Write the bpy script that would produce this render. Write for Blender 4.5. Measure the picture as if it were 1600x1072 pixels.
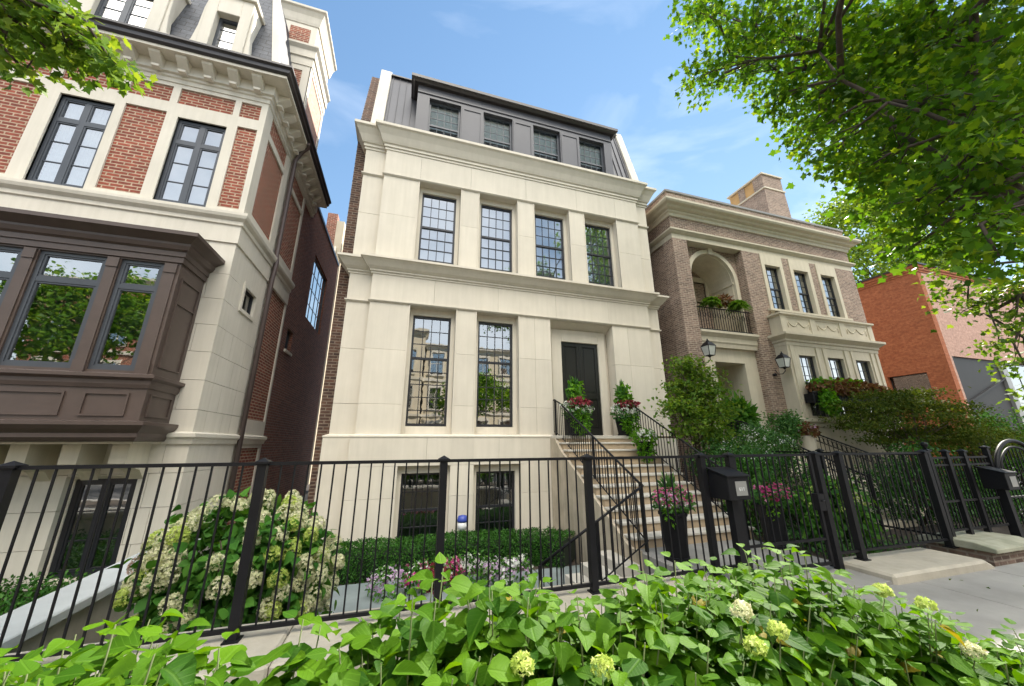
import bpy, math, random
import numpy as np
from mathutils import Vector, Matrix
for o in list(bpy.data.objects): bpy.data.objects.remove(o)
SC = bpy.context.scene
COL = SC.collection
# ---------------------------------------------------------------- camera
EYE = 1.7
cam = bpy.data.cameras.new('camera'); camo = bpy.data.objects.new('camera', cam); COL.objects.link(camo)
cam.sensor_width = 36.0; cam.lens = 556.67 / 1600 * 36.0; cam.clip_start = 0.05; cam.clip_end = 2000
_p, _y, _r = math.radians(15.795), math.radians(16.854), math.radians(-0.22)
_F = Vector((math.sin(_y)*math.cos(_p), math.cos(_y)*math.cos(_p), math.sin(_p)))
_R0 = Vector((math.cos(_y), -math.sin(_y), 0)); _U0 = _R0.cross(_F)
_R = _R0*math.cos(_r) + _U0*math.sin(_r); _U = -_R0*math.sin(_r) + _U0*math.cos(_r)
M = Matrix(((_R.x, _U.x, -_F.x, 0), (_R.y, _U.y, -_F.y, 0), (_R.z, _U.z, -_F.z, EYE), (0, 0, 0, 1)))
camo.matrix_world = M
SC.camera = camo
# ---------------------------------------------------------------- sky, sun, exposure
SUN_AZ, SUN_EL = math.radians(57), math.radians(41.5)     # azimuth from +Y towards +X
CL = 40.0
w = bpy.data.worlds.new('World'); SC.world = w; w.use_nodes = True
nt = w.node_tree; nt.nodes.clear()
sky = nt.nodes.new('ShaderNodeTexSky'); sky.sky_type = 'NISHITA'; sky.sun_disc = False
sky.sun_elevation = SUN_EL; sky.sun_rotation = SUN_AZ; sky.air_density = 1.0; sky.dust_density = 0.0; sky.ozone_density = 2.6
bg = nt.nodes.new('ShaderNodeBackground'); bg.inputs[1].default_value = 0.085
out = nt.nodes.new('ShaderNodeOutputWorld')
tc = nt.nodes.new('ShaderNodeTexCoord'); mp = nt.nodes.new('ShaderNodeMapping'); mp.inputs['Scale'].default_value = (1.0, 2.6, 5.5)
mp.inputs['Rotation'].default_value = (0.0, 0.35, 0.5)
nz = nt.nodes.new('ShaderNodeTexNoise'); nz.inputs['Scale'].default_value = 1.5; nz.inputs['Detail'].default_value = 7; nz.inputs['Roughness'].default_value = 0.5
nz.inputs['Distortion'].default_value = 0.6
rp = nt.nodes.new('ShaderNodeValToRGB'); rp.color_ramp.elements[0].position = 0.52; rp.color_ramp.elements[1].position = 0.88
rp.color_ramp.elements[1].color = (0.55, 0.55, 0.55, 1)
mx = nt.nodes.new('ShaderNodeMixRGB'); mx.inputs[2].default_value = (3.7, 4.0, 4.4, 1)
L = nt.links.new
L(tc.outputs['Generated'], mp.inputs[0]); L(mp.outputs[0], nz.inputs['Vector']); L(nz.outputs[0], rp.inputs[0]); L(rp.outputs[0], mx.inputs[0])
k1 = nt.nodes.new('ShaderNodeVectorMath'); k1.operation = 'MULTIPLY_ADD'; k1.inputs[1].default_value = (.16,)*3; k1.inputs[2].default_value = (1, 1, 1); L(sky.outputs[0], k1.inputs[0])
k2 = nt.nodes.new('ShaderNodeVectorMath'); k2.operation = 'DIVIDE'; L(sky.outputs[0], k2.inputs[0]); L(k1.outputs[0], k2.inputs[1])
k3 = nt.nodes.new('ShaderNodeHueSaturation'); k3.inputs['Saturation'].default_value = 1.12; k3.inputs['Value'].default_value = 1.0; L(k2.outputs[0], k3.inputs['Color'])
L(k3.outputs[0], mx.inputs[1])
# unseen cloud bank added in the -Y sky to fill the facades with light
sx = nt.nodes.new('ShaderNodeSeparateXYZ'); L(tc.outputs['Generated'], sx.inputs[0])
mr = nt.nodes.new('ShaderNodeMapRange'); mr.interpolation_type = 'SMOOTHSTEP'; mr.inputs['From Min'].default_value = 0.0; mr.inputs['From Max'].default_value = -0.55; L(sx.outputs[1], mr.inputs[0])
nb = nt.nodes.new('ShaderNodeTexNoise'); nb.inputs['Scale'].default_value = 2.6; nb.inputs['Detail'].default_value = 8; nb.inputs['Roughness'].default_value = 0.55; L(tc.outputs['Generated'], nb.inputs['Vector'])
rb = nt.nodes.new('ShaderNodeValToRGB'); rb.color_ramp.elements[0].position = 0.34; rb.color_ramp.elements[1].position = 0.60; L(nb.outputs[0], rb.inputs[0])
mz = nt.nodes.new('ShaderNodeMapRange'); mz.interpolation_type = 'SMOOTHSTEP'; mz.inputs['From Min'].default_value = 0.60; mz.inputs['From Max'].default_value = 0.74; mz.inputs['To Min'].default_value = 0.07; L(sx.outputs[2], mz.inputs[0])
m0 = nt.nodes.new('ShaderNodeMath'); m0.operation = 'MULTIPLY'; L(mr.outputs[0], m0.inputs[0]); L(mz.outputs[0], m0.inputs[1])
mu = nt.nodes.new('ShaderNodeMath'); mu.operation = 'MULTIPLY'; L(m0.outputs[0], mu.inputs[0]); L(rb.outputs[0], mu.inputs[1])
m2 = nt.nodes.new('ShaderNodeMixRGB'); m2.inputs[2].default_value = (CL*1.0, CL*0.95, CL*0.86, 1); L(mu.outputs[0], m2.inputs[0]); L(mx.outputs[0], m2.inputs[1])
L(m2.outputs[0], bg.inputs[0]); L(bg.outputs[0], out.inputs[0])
sl = bpy.data.lights.new('sun', 'SUN'); sl.energy = 2.5; sl.angle = math.radians(0.5); sl.color = (1, 0.93, 0.82)
so = bpy.data.objects.new('sun', sl); COL.objects.link(so)
sdir = Vector((math.sin(SUN_AZ)*math.cos(SUN_EL), math.cos(SUN_AZ)*math.cos(SUN_EL), math.sin(SUN_EL)))
so.rotation_euler = sdir.to_track_quat('Z', 'Y').to_euler(); so.location = sdir*60
SC.view_settings.view_transform = 'Standard'; SC.view_settings.look = 'None'; SC.view_settings.gamma = 1
SC.view_settings.exposure = 2.2
SC.render.engine = 'CYCLES'
SC.cycles.max_bounces = 6; SC.cycles.transparent_max_bounces = 12; SC.cycles.diffuse_bounces = 4
# ---------------------------------------------------------------- mesh helpers
rng = np.random.default_rng(11)
R_ = random.Random(5)

def S(Y): return lambda u, o, z: (u, Y - o, z)        # wall facing the street
def E(X): return lambda u, o, z: (X + o, u, z)        # wall facing +X
def W(X): return lambda u, o, z: (X - o, u, z)        # wall facing -X

class MB:
    def __init__(s): s.v = []; s.f = []; s.sm = []; s.tone = {}
    def box(s, x0, x1, y0, y1, z0, z1):
        x0, x1 = min(x0, x1), max(x0, x1); y0, y1 = min(y0, y1), max(y0, y1); z0, z1 = min(z0, z1), max(z0, z1)
        n = len(s.v)
        s.v += [(x0,y0,z0),(x1,y0,z0),(x1,y1,z0),(x0,y1,z0),(x0,y0,z1),(x1,y0,z1),(x1,y1,z1),(x0,y1,z1)]
        for q in ((0,3,2,1),(4,5,6,7),(0,1,5,4),(1,2,6,5),(2,3,7,6),(3,0,4,7)): s.f.append(tuple(n+i for i in q)); s.sm.append(False)
        return s
    def fb(s, fr, u0, u1, o0, o1, z0, z1):
        a = fr(u0, o0, z0); b = fr(u1, o1, z1); return s.box(a[0], b[0], a[1], b[1], a[2], b[2])
    def poly(s, pts, smooth=False):
        n = len(s.v); s.v += [tuple(p) for p in pts]; s.f.append(tuple(range(n, n+len(pts)))); s.sm.append(smooth); return s
    def extr(s, pts, d):
        """closed polygon pts (3d) extruded by vector d"""
        n = len(s.v); k = len(pts); d = Vector(d)
        s.v += [tuple(p) for p in pts]; s.v += [tuple(Vector(p)+d) for p in pts]
        s.f.append(tuple(range(n+k-1, n-1, -1))); s.f.append(tuple(range(n+k, n+2*k))); s.sm += [False]*2
        for i in range(k):
            j = (i+1) % k; s.f.append((n+i, n+j, n+k+j, n+k+i)); s.sm.append(False)
        return s
    def bar(s, p, q, w, h=None, up=(0,0,1)):
        h = h or w; p = Vector(p); q = Vector(q); d = (q-p).normalized(); up = Vector(up)
        if abs(d.dot(up)) > .95: up = Vector((0,1,0)) if abs(d.y) < .9 else Vector((1,0,0))
        a = d.cross(up).normalized()*w/2; b = a.cross(d).normalized()*h/2
        return s.extr([p-a-b, p+a-b, p+a+b, p-a+b], q-p)
    def tube(s, pts, rad, n=8, caps=True):
        pts = [Vector(p) for p in pts]; k = len(pts)
        if not hasattr(rad, '__len__'): rad = [rad]*k
        base = len(s.v); prev = None
        for i in range(k):
            d = (pts[min(i+1,k-1)] - pts[max(i-1,0)]).normalized()
            if prev is None:
                a = d.orthogonal().normalized()
            else:
                a = (prev - d*prev.dot(d)); a = a.normalized() if a.length > 1e-5 else d.orthogonal().normalized()
            prev = a; b = d.cross(a)
            for j in range(n):
                t = 2*math.pi*j/n; s.v.append(tuple(pts[i] + (a*math.cos(t) + b*math.sin(t))*rad[i]))
        for i in range(k-1):
            for j in range(n):
                j2 = (j+1) % n
                s.f.append((base+i*n+j, base+i*n+j2, base+(i+1)*n+j2, base+(i+1)*n+j)); s.sm.append(True)
        if caps:
            s.f.append(tuple(base+j for j in range(n-1,-1,-1))); s.f.append(tuple(base+(k-1)*n+j for j in range(n))); s.sm += [False]*2
        return s
    def lathe(s, prof, c, n=20, sq=False):
        base = len(s.v); k = len(prof); off = math.pi/n if sq else 0
        for r, z in prof:
            for j in range(n):
                t = 2*math.pi*j/n + off; s.v.append((c[0]+r*math.cos(t), c[1]+r*math.sin(t), c[2]+z))
        for i in range(k-1):
            for j in range(n):
                j2 = (j+1) % n; s.f.append((base+i*n+j, base+i*n+j2, base+(i+1)*n+j2, base+(i+1)*n+j)); s.sm.append(not sq and n > 8)
        s.f.append(tuple(base+j for j in range(n-1,-1,-1))); s.f.append(tuple(base+(k-1)*n+j for j in range(n))); s.sm += [False]*2
        return s
    def sweep(s, path, prof):
        """profile (o,z) swept along a plan path; outward side is to the right of travel"""
        k = len(path); m = len(prof); base = len(s.v); nr = []
        for i in range(k-1):
            dx, dy = path[i+1][0]-path[i][0], path[i+1][1]-path[i][1]; l = math.hypot(dx, dy); nr.append((dy/l, -dx/l))
        for i in range(k):
            if i == 0: n = nr[0]
            elif i == k-1: n = nr[-1]
            else:
                a, b = nr[i-1], nr[i]; dd = 1 + a[0]*b[0] + a[1]*b[1]; n = ((a[0]+b[0])/dd, (a[1]+b[1])/dd)
            for o, z in prof: s.v.append((path[i][0]+n[0]*o, path[i][1]+n[1]*o, z))
        for i in range(k-1):
            for j in range(m):
                j2 = (j+1) % m; s.f.append((base+i*m+j2, base+i*m+j, base+(i+1)*m+j, base+(i+1)*m+j2)); s.sm.append(False)
        s.f.append(tuple(base+j for j in range(m))); s.f.append(tuple(base+(k-1)*m+j for j in range(m-1,-1,-1))); s.sm += [False]*2
        return s
    def build(s, name, mat, parent=None, bevel=0):
        me = bpy.data.meshes.new(name); me.from_pydata(s.v, [], s.f); me.polygons.foreach_set('use_smooth', s.sm); me.update()
        if s.tone:
            a = me.attributes.new('tone', 'FLOAT', 'FACE'); a.data.foreach_set('value', [s.tone.get(i, 0.0) for i in range(len(s.f))])
        me.materials.append(mat); o = bpy.data.objects.new(name, me); COL.objects.link(o)
        if parent: o.parent = parent
        if bevel:
            b = o.modifiers.new('edge', 'BEVEL'); b.width = bevel; b.segments = 1; b.limit_method = 'ANGLE'
        return o

def each(boxes, name, mat, parent, bevel=0):
    for b in boxes: MB().box(*b).build(name, mat, parent, bevel)
def tag(o, label=None, cat=None, group=None, kind=None):
    if label: o['label'] = label
    if cat: o['category'] = cat
    if group: o['group'] = group
    if kind: o['kind'] = kind
    return o
def thing(name, label, cat, group=None):
    o = bpy.data.objects.new(name, None); COL.objects.link(o); o.empty_display_size = .1
    return tag(o, label, cat, group)

def wall(fr, u0, u1, z0, z1, depth, openings=(), ju=(), jz=(), gap=.005, skipj=None):
    """wall slab cut in blocks; ju/jz are joint positions that get a real gap"""
    m = MB()
    us = sorted(set([u0, u1] + [x for o in openings for x in o[:2] if u0 < x < u1] + [x for x in ju if u0 < x < u1]))
    zs = sorted(set([z0, z1] + [x for o in openings for x in o[2:] if z0 < x < z1] + [x for x in jz if z0 < x < z1]))
    for a, b in zip(us[:-1], us[1:]):
        run = None
        for c, d in zip(zs[:-1], zs[1:]):
            cx, cz = (a+b)/2, (c+d)/2
            if any(o[0] < cx < o[1] and o[2] < cz < o[3] for o in openings): continue
            g = gap/2
            tn = R_.uniform(-.045, .03) if (jz or ju) else 0
            for q_ in range(6): m.tone[len(m.f)+q_] = tn if True else 0
            m.fb(fr, a+(g if a in ju else 0), b-(g if b in ju else 0), -depth, 0, c+(g if c in jz else 0), d-(g if d in jz else 0))
    return m
# ---------------------------------------------------------------- materials
def nodes(name):
    m = bpy.data.materials.new(name); m.use_nodes = True; t = m.node_tree; t.nodes.clear()
    o = t.nodes.new('ShaderNodeOutputMaterial'); p = t.nodes.new('ShaderNodeBsdfPrincipled'); t.links.new(p.outputs[0], o.inputs[0])
    return m, t, p, o
def N(t, k, **kw):
    n = t.nodes.new('ShaderNode'+k)
    for a, b in kw.items():
        if a.startswith('i_'): n.inputs[a[2:]].default_value = b
        else: setattr(n, a, b)
    return n
def c4(c): return (c[0], c[1], c[2], 1)
def plain(name, col, rough=.6, metal=0, var=.12, scale=3.0, bump=.0, bscale=60, spec=.5, col2=None, streak=0):
    m, t, p, o = nodes(name); l = t.links.new
    g = N(t, 'NewGeometry'); 
    n1 = N(t, 'TexNoise', i_Scale=scale, i_Detail=6, i_Roughness=.6); l(g.outputs['Position'], n1.inputs['Vector'])
    r = N(t, 'ValToRGB'); r.color_ramp.elements[0].position = .3; r.color_ramp.elements[1].position = .72
    c2 = col2 or tuple(c*(1+var) for c in col)
    r.color_ramp.elements[0].color = c4(tuple(c*(1-var) for c in col)); r.color_ramp.elements[1].color = c4(c2)
    l(n1.outputs[0], r.inputs[0]); last = r.outputs[0]
    if streak:
        mp = N(t, 'Mapping'); mp.inputs['Scale'].default_value = (5, 5, .35); l(g.outputs['Position'], mp.inputs[0])
        n2 = N(t, 'TexNoise', i_Scale=1.6, i_Detail=5, i_Roughness=.65); l(mp.outputs[0], n2.inputs['Vector'])
        r2 = N(t, 'ValToRGB'); r2.color_ramp.elements[0].position = .35; r2.color_ramp.elements[1].position = .65
        r2.color_ramp.elements[0].color = (1-streak, 1-streak, 1-streak*1.15, 1); r2.color_ramp.elements[1].color = (1, 1, 1, 1)
        l(n2.outputs[0], r2.inputs[0]); mm = N(t, 'MixRGB', blend_type='MULTIPLY'); mm.inputs[0].default_value = 1
        l(last, mm.inputs[1]); l(r2.outputs[0], mm.inputs[2]); last = mm.outputs[0]
    if streak:
        at = N(t, 'Attribute', attribute_name='tone'); a1 = N(t, 'Math', operation='ADD'); l(at.outputs['Fac'], a1.inputs[0]); a1.inputs[1].default_value = 1
        vm = N(t, 'VectorMath', operation='SCALE'); l(last, vm.inputs[0]); l(a1.outputs[0], vm.inputs['Scale']); last = vm.outputs[0]
    l(last, p.inputs['Base Color'])
    p.inputs['Roughness'].default_value = rough; p.inputs['Metallic'].default_value = metal; p.inputs['Specular IOR Level'].default_value = spec
    if bump:
        n3 = N(t, 'TexNoise', i_Scale=bscale, i_Detail=4); l(g.outputs['Position'], n3.inputs['Vector'])
        b = N(t, 'Bump', i_Strength=bump, i_Distance=.01); l(n3.outputs[0], b.inputs['Height']); l(b.outputs[0], p.inputs['Normal'])
    return m
def brick(name, c1, c2, mortar, bw=.215, bh=.07, ms=.010, bump=.6, big=.15, rough=.85, offs=.5, msmooth=.1):
    m, t, p, o = nodes(name); l = t.links.new
    g = N(t, 'NewGeometry'); sp = N(t, 'SeparateXYZ'); sn = N(t, 'SeparateXYZ'); l(g.outputs['Position'], sp.inputs[0]); l(g.outputs['True Normal'], sn.inputs[0])
    ab = N(t, 'Math', operation='ABSOLUTE'); l(sn.outputs[0], ab.inputs[0]); gt = N(t, 'Math', operation='GREATER_THAN'); l(ab.outputs[0], gt.inputs[0]); gt.inputs[1].default_value = .7
    mxu = N(t, 'Mix'); l(gt.outputs[0], mxu.inputs[0]); l(sp.outputs[0], mxu.inputs[2]); l(sp.outputs[1], mxu.inputs[3])
    cb = N(t, 'CombineXYZ'); l(mxu.outputs[0], cb.inputs[0]); l(sp.outputs[2], cb.inputs[1])
    bt = N(t, 'TexBrick', offset=offs); bt.inputs['Scale'].default_value = 1; bt.inputs['Brick Width'].default_value = bw; bt.inputs['Row Height'].default_value = bh
    bt.inputs['Mortar Size'].default_value = ms; bt.inputs['Mortar Smooth'].default_value = msmooth; bt.inputs['Bias'].default_value = 0
    bt.inputs['Color1'].default_value = c4(c1); bt.inputs['Color2'].default_value = c4(c2); bt.inputs['Mortar'].default_value = c4(mortar)
    l(cb.outputs[0], bt.inputs['Vector'])
    n1 = N(t, 'TexNoise', i_Scale=1.2, i_Detail=6, i_Roughness=.7); l(g.outputs['Position'], n1.inputs['Vector'])
    r = N(t, 'ValToRGB'); r.color_ramp.elements[0].position = .3; r.color_ramp.elements[1].position = .7
    r.color_ramp.elements[0].color = (1-big,)*3+(1,); r.color_ramp.elements[1].color = (1+big*.5,)*3+(1,)
    l(n1.outputs[0], r.inputs[0]); mm = N(t, 'MixRGB', blend_type='MULTIPLY'); mm.inputs[0].default_value = 1
    l(bt.outputs[0], mm.inputs[1]); l(r.outputs[0], mm.inputs[2])
    n2 = N(t, 'TexNoise', i_Scale=9, i_Detail=3, i_Roughness=.6); l(cb.outputs[0], n2.inputs['Vector'])
    r2 = N(t, 'ValToRGB'); r2.color_ramp.elements[0].position = .35; r2.color_ramp.elements[1].position = .65
    r2.color_ramp.elements[0].color = (.78, .74, .72, 1); r2.color_ramp.elements[1].color = (1.12, 1.1, 1.08, 1); l(n2.outputs[0], r2.inputs[0])
    m3 = N(t, 'MixRGB', blend_type='MULTIPLY'); m3.inputs[0].default_value = 1; l(mm.outputs[0], m3.inputs[1]); l(r2.outputs[0], m3.inputs[2])
    l(m3.outputs[0], p.inputs['Base Color']); p.inputs['Roughness'].default_value = rough
    inv = N(t, 'Math', operation='SUBTRACT'); inv.inputs[0].default_value = 1; l(bt.outputs['Fac'], inv.inputs[1])
    ad = N(t, 'Math', operation='ADD'); l(inv.outputs[0], ad.inputs[0]); n4 = N(t, 'TexNoise', i_Scale=40, i_Detail=3); l(cb.outputs[0], n4.inputs['Vector'])
    ml = N(t, 'Math', operation='MULTIPLY'); l(n4.outputs[0], ml.inputs[0]); ml.inputs[1].default_value = .5; l(ml.outputs[0], ad.inputs[1])
    b = N(t, 'Bump', i_Strength=bump, i_Distance=.012); l(ad.outputs[0], b.inputs['Height']); l(b.outputs[0], p.inputs['Normal'])
    return m
def leafmat(name, dark, mid, light, trans=.35, rough=.45, veins=False, tcol=None):
    m, t, p, o = nodes(name); l = t.links.new
    a = N(t, 'Attribute', attribute_name='var'); r = N(t, 'ValToRGB')
    r.color_ramp.elements[0].color = c4(dark); r.color_ramp.elements[1].color = c4(light); e = r.color_ramp.elements.new(.5); e.color = c4(mid)
    if veins:
        e.position = .45; r.color_ramp.elements[-1].position = .88; e = r.color_ramp.elements.new(.97); e.color = (.24, .20, .02, 1)
    l(a.outputs['Fac'], r.inputs[0]); last = r.outputs[0]
    if veins:
        uv = N(t, 'UVMap'); sx = N(t, 'SeparateXYZ'); l(uv.outputs[0], sx.inputs[0])
        au = N(t, 'Math', operation='ABSOLUTE'); l(sx.outputs[0], au.inputs[0])
        mr = N(t, 'MapRange'); mr.inputs['From Min'].default_value = .015; mr.inputs['From Max'].default_value = .05; mr.inputs['To Min'].default_value = 1; mr.inputs['To Max'].default_value = 0; l(au.outputs[0], mr.inputs[0])
        s1 = N(t, 'Math', operation='MULTIPLY_ADD'); l(au.outputs[0], s1.inputs[0]); s1.inputs[1].default_value = -.9; l(sx.outputs[1], s1.inputs[2])
        s2 = N(t, 'Math', operation='MULTIPLY'); l(s1.outputs[0], s2.inputs[0]); s2.inputs[1].default_value = 7.0
        fr = N(t, 'Math', operation='FRACT'); l(s2.outputs[0], fr.inputs[0]); m2 = N(t, 'MapRange'); m2.inputs['From Min'].default_value = .0; m2.inputs['From Max'].default_value = .16; m2.inputs['To Min'].default_value = .55; m2.inputs['To Max'].default_value = 0
        l(fr.outputs[0], m2.inputs[0]); mxx = N(t, 'Math', operation='MAXIMUM'); l(mr.outputs[0], mxx.inputs[0]); l(m2.outputs[0], mxx.inputs[1])
        mc = N(t, 'MixRGB'); sc = N(t, 'Math', operation='MULTIPLY'); l(mxx.outputs[0], sc.inputs[0]); sc.inputs[1].default_value = .25
        l(sc.outputs[0], mc.inputs[0]); l(last, mc.inputs[1]); mc.inputs[2].default_value = (.14, .27, .03, 1); last = mc.outputs[0]
        b = N(t, 'Bump', i_Strength=.35, i_Distance=.004, invert=True); l(mxx.outputs[0], b.inputs['Height']); l(b.outputs[0], p.inputs['Normal'])
    l(last, p.inputs['Base Color']); p.inputs['Roughness'].default_value = rough; p.inputs['Specular IOR Level'].default_value = .14
    tr = N(t, 'BsdfTranslucent'); hs = N(t, 'MixRGB', blend_type='MULTIPLY'); hs.inputs[0].default_value = 1; hs.inputs[2].default_value = c4(tcol or (1.7, 1.5, .5)); l(last, hs.inputs[1]); l(hs.outputs[0], tr.inputs[0])
    ms = N(t, 'MixShader'); ms.inputs[0].default_value = trans; l(p.outputs[0], ms.inputs[1]); l(tr.outputs[0], ms.inputs[2]); l(ms.outputs[0], o.inputs[0])
    return m
def glassmat(name, refl=.35, wave=.03, wscale=2.0, tint=(1, 1, 1)):
    m, t, p, o = nodes(name); l = t.links.new; t.nodes.remove(p)
    g = N(t, 'NewGeometry'); n1 = N(t, 'TexNoise', i_Scale=wscale, i_Detail=2); l(g.outputs['Position'], n1.inputs['Vector'])
    b = N(t, 'Bump', i_Strength=1, i_Distance=wave); l(n1.outputs[0], b.inputs['Height'])
    gl = N(t, 'BsdfGlossy', i_Roughness=.015); gl.inputs[0].default_value = c4(tint); l(b.outputs[0], gl.inputs['Normal'])
    tp = N(t, 'BsdfTransparent'); tp.inputs[0].default_value = (.82, .86, .86, 1)
    fz = N(t, 'Fresnel', i_IOR=1.5); ad = N(t, 'Math', operation='ADD', use_clamp=True); l(fz.outputs[0], ad.inputs[0]); ad.inputs[1].default_value = refl
    ms = N(t, 'MixShader'); l(ad.outputs[0], ms.inputs[0]); l(tp.outputs[0], ms.inputs[1]); l(gl.outputs[0], ms.inputs[2]); l(ms.outputs[0], o.inputs[0])
    return m
MT = {}
MT['lime'] = plain('limestone', (.66, .605, .505), .8, var=.05, scale=1.4, bump=.12, bscale=90, streak=.07)
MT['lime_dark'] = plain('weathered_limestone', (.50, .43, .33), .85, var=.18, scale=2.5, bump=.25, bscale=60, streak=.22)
MT['white_stone'] = plain('pale_limestone', (.67, .62, .53), .8, var=.06, scale=1.2, bump=.12, bscale=90, streak=.08)
MT['h3stone'] = plain('warm_cast_stone', (.60, .54, .42), .8, var=.07, scale=1.5, bump=.15, bscale=80, streak=.10)
MT['redbrick'] = brick('red_brick', (.32, .075, .042), (.19, .045, .028), (.46, .34, .24), .22, .075, .012)
MT['alleybrick'] = brick('dark_red_brick', (.28, .095, .058), (.18, .062, .040), (.27, .18, .135), .22, .075, .011)
MT['darkbrick'] = brick('brown_black_brick', (.14, .07, .045), (.06, .035, .028), (.22, .17, .13), .22, .075, .012, bump=.9)
MT['greybrick'] = brick('tumbled_mauve_brick', (.36, .25, .19), (.19, .13, .10), (.44, .37, .30), .21, .068, .013, bump=1.0, big=.22)
MT['orangebrick'] = brick('orange_brick', (.42, .15, .065), (.34, .11, .045), (.33, .11, .045), .22, .075, .008, bump=.4, big=.12)  # side wall and roof band, deeper orange than the rose front
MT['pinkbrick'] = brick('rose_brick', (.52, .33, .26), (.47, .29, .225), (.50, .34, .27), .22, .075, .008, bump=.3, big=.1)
MT['brown'] = plain('brown_painted_wood', (.085, .060, .050), .42, var=.12, scale=4, bump=.05, bscale=30)
MT['charcoal'] = plain('charcoal_metal_cladding', (.060, .060, .070), .42, var=.1, scale=2)
MT['blackframe'] = plain('black_window_paint', (.018, .019, .024), .38, var=.1)
MT['greyframe'] = plain('slate_blue_window_paint', (.055, .062, .075), .4, var=.1)
MT['iron'] = plain('black_painted_iron', (.008, .008, .010), .5, spec=.25, var=.2, scale=8, bump=.08, bscale=140)
MT['gutter'] = plain('dark_bronze_metal', (.035, .030, .030), .35, var=.15)
MT['downpipe'] = plain('brown_metal_pipe', (.09, .065, .06), .4, var=.1)
MT['door'] = plain('near_black_door_paint', (.016, .016, .014), .3, var=.1)
MT['glass'] = glassmat('window_glass', .34, wave=.0010, wscale=2.5)
MT['glass_up'] = glassmat('upper_window_glass', .40, wave=.001)
MT['glass_clear'] = glassmat('clear_window_glass', .10, wave=.001)
MT['glass_soft'] = glassmat('dull_attic_glass', -.05, wave=.001)
MT['dark'] = plain('dark_room', (.018, .018, .018), .9, var=.3, scale=1.5)
MT['shade'] = plain('pale_roller_shade', (.66, .70, .71), .9, var=.03)
MT['curtain'] = plain('sheer_curtain', (.70, .71, .68), .9, var=.15, scale=6)
MT['green_room'] = plain('dim_green_room', (.06, .09, .075), .9, var=.5, scale=1.2)
MT['walk'] = plain('sidewalk_concrete', (.27, .26, .24), .85, var=.24, scale=1.1, bump=.25, bscale=120)
MT['asphalt'] = plain('asphalt', (.05, .05, .052), .9, var=.2, scale=5, bump=.5, bscale=150)
MT['blue'] = plain('bluestone', (.20, .235, .235), .75, var=.2, scale=2, bump=.2, bscale=50)
MT['cope'] = plain('coping_limestone', (.44, .40, .325), .85, var=.14, scale=2.2, bump=.3, bscale=60, streak=.1)
MT['cope_grey'] = plain('blue_grey_marble_coping', (.46, .48, .47), .7, var=.08, scale=3, bump=.1)
MT['step'] = plain('pale_stone_tread', (.52, .49, .43), .75, var=.12, scale=3, bump=.15)
MT['riser'] = plain('tan_stone_riser', (.43, .33, .22), .85, var=.2, scale=4, bump=.2)
MT['soil'] = plain('dark_soil', (.045, .032, .022), .95, var=.4, scale=9, bump=.8, bscale=40)
MT['bark'] = plain('tree_bark', (.075, .055, .042), .9, var=.35, scale=10, bump=.9, bscale=25)
MT['stem'] = plain('green_stem', (.10, .13, .04), .7, var=.2)
MT['twig'] = plain('twig_bark', (.07, .05, .035), .85, var=.2)
MT['slate'] = brick('blue_grey_slate', (.085, .095, .115), (.06, .068, .085), (.02, .02, .025), .30, .16, .008, bump=.8, big=.15, rough=.55)
MT['white_lamp'] = plain('milky_lantern_glass', (.55, .57, .53), .25, var=.1)
MT['plaque'] = plain('brushed_nickel_plate', (.30, .30, .29), .4, metal=.3, var=.05)
MT['white'] = plain('white_enamel', (.75, .75, .75), .4, var=.02)
MT['bluecap'] = plain('blue_plastic', (.04, .07, .35), .4, var=.05)
MT['mortar_tan'] = plain('tan_panel', (.50, .30, .12), .8, var=.1)
MT['cladding'] = plain('dark_taupe_cladding', (.022, .020, .019), .55, var=.1)
MT['street_cream'] = plain('sunlit_cream_stone', (.60, .52, .38), .8, var=.08, scale=1)
MT['roofgrey'] = plain('roof_membrane', (.25, .25, .25), .9, var=.1)
# foliage
MT['maple'] = leafmat('maple_leaf', (.035, .10, .010), (.07, .17, .014), (.19, .29, .02), .55)
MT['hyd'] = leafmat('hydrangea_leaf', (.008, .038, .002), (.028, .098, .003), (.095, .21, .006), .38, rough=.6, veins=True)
MT['hyd_b'] = leafmat('back_hydrangea_leaf', (.03, .11, .016), (.065, .19, .026), (.14, .30, .04), .3, rough=.55)  # leaf green of the back hydrangea and other yard plants
MT['box'] = leafmat('boxwood_leaf', (.018, .07, .010), (.035, .12, .016), (.075, .19, .028), .2, rough=.4)
MT['euon'] = leafmat('pale_green_shrub_leaf', (.034, .11, .028), (.07, .19, .048), (.15, .28, .085), .3)
MT['vib'] = leafmat('small_tree_leaf', (.06, .14, .02), (.125, .23, .032), (.25, .34, .05), .4)
MT['jmap'] = leafmat('japanese_maple_leaf', (.04, .08, .012), (.085, .125, .018), (.14, .16, .025), .22, rough=.8)
MT['lime_leaf'] = leafmat('lime_trailing_leaf', (.05, .15, .01), (.09, .25, .015), (.18, .38, .03), .4)
MT['coleus'] = leafmat('bronze_coleus_leaf', (.09, .04, .02), (.19, .09, .045), (.17, .21, .05), .3, tcol=(1.3, 1, .6))
MT['bgtree'] = leafmat('sunlit_loose_leaf', (.06, .12, .02), (.11, .19, .03), (.22, .30, .06), .5)
MT['whitefl'] = leafmat('white_petal', (.58, .60, .52), (.75, .76, .70), (.85, .85, .80), .3, tcol=(1, 1, 1))
MT['cream'] = leafmat('cream_hydrangea_petal', (.55, .58, .30), (.72, .71, .45), (.84, .78, .60), .3, tcol=(1, 1, 1))
MT['limefl'] = leafmat('lime_hydrangea_petal', (.38, .50, .08), (.52, .62, .14), (.66, .70, .28), .3, tcol=(1, 1, 1))
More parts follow.
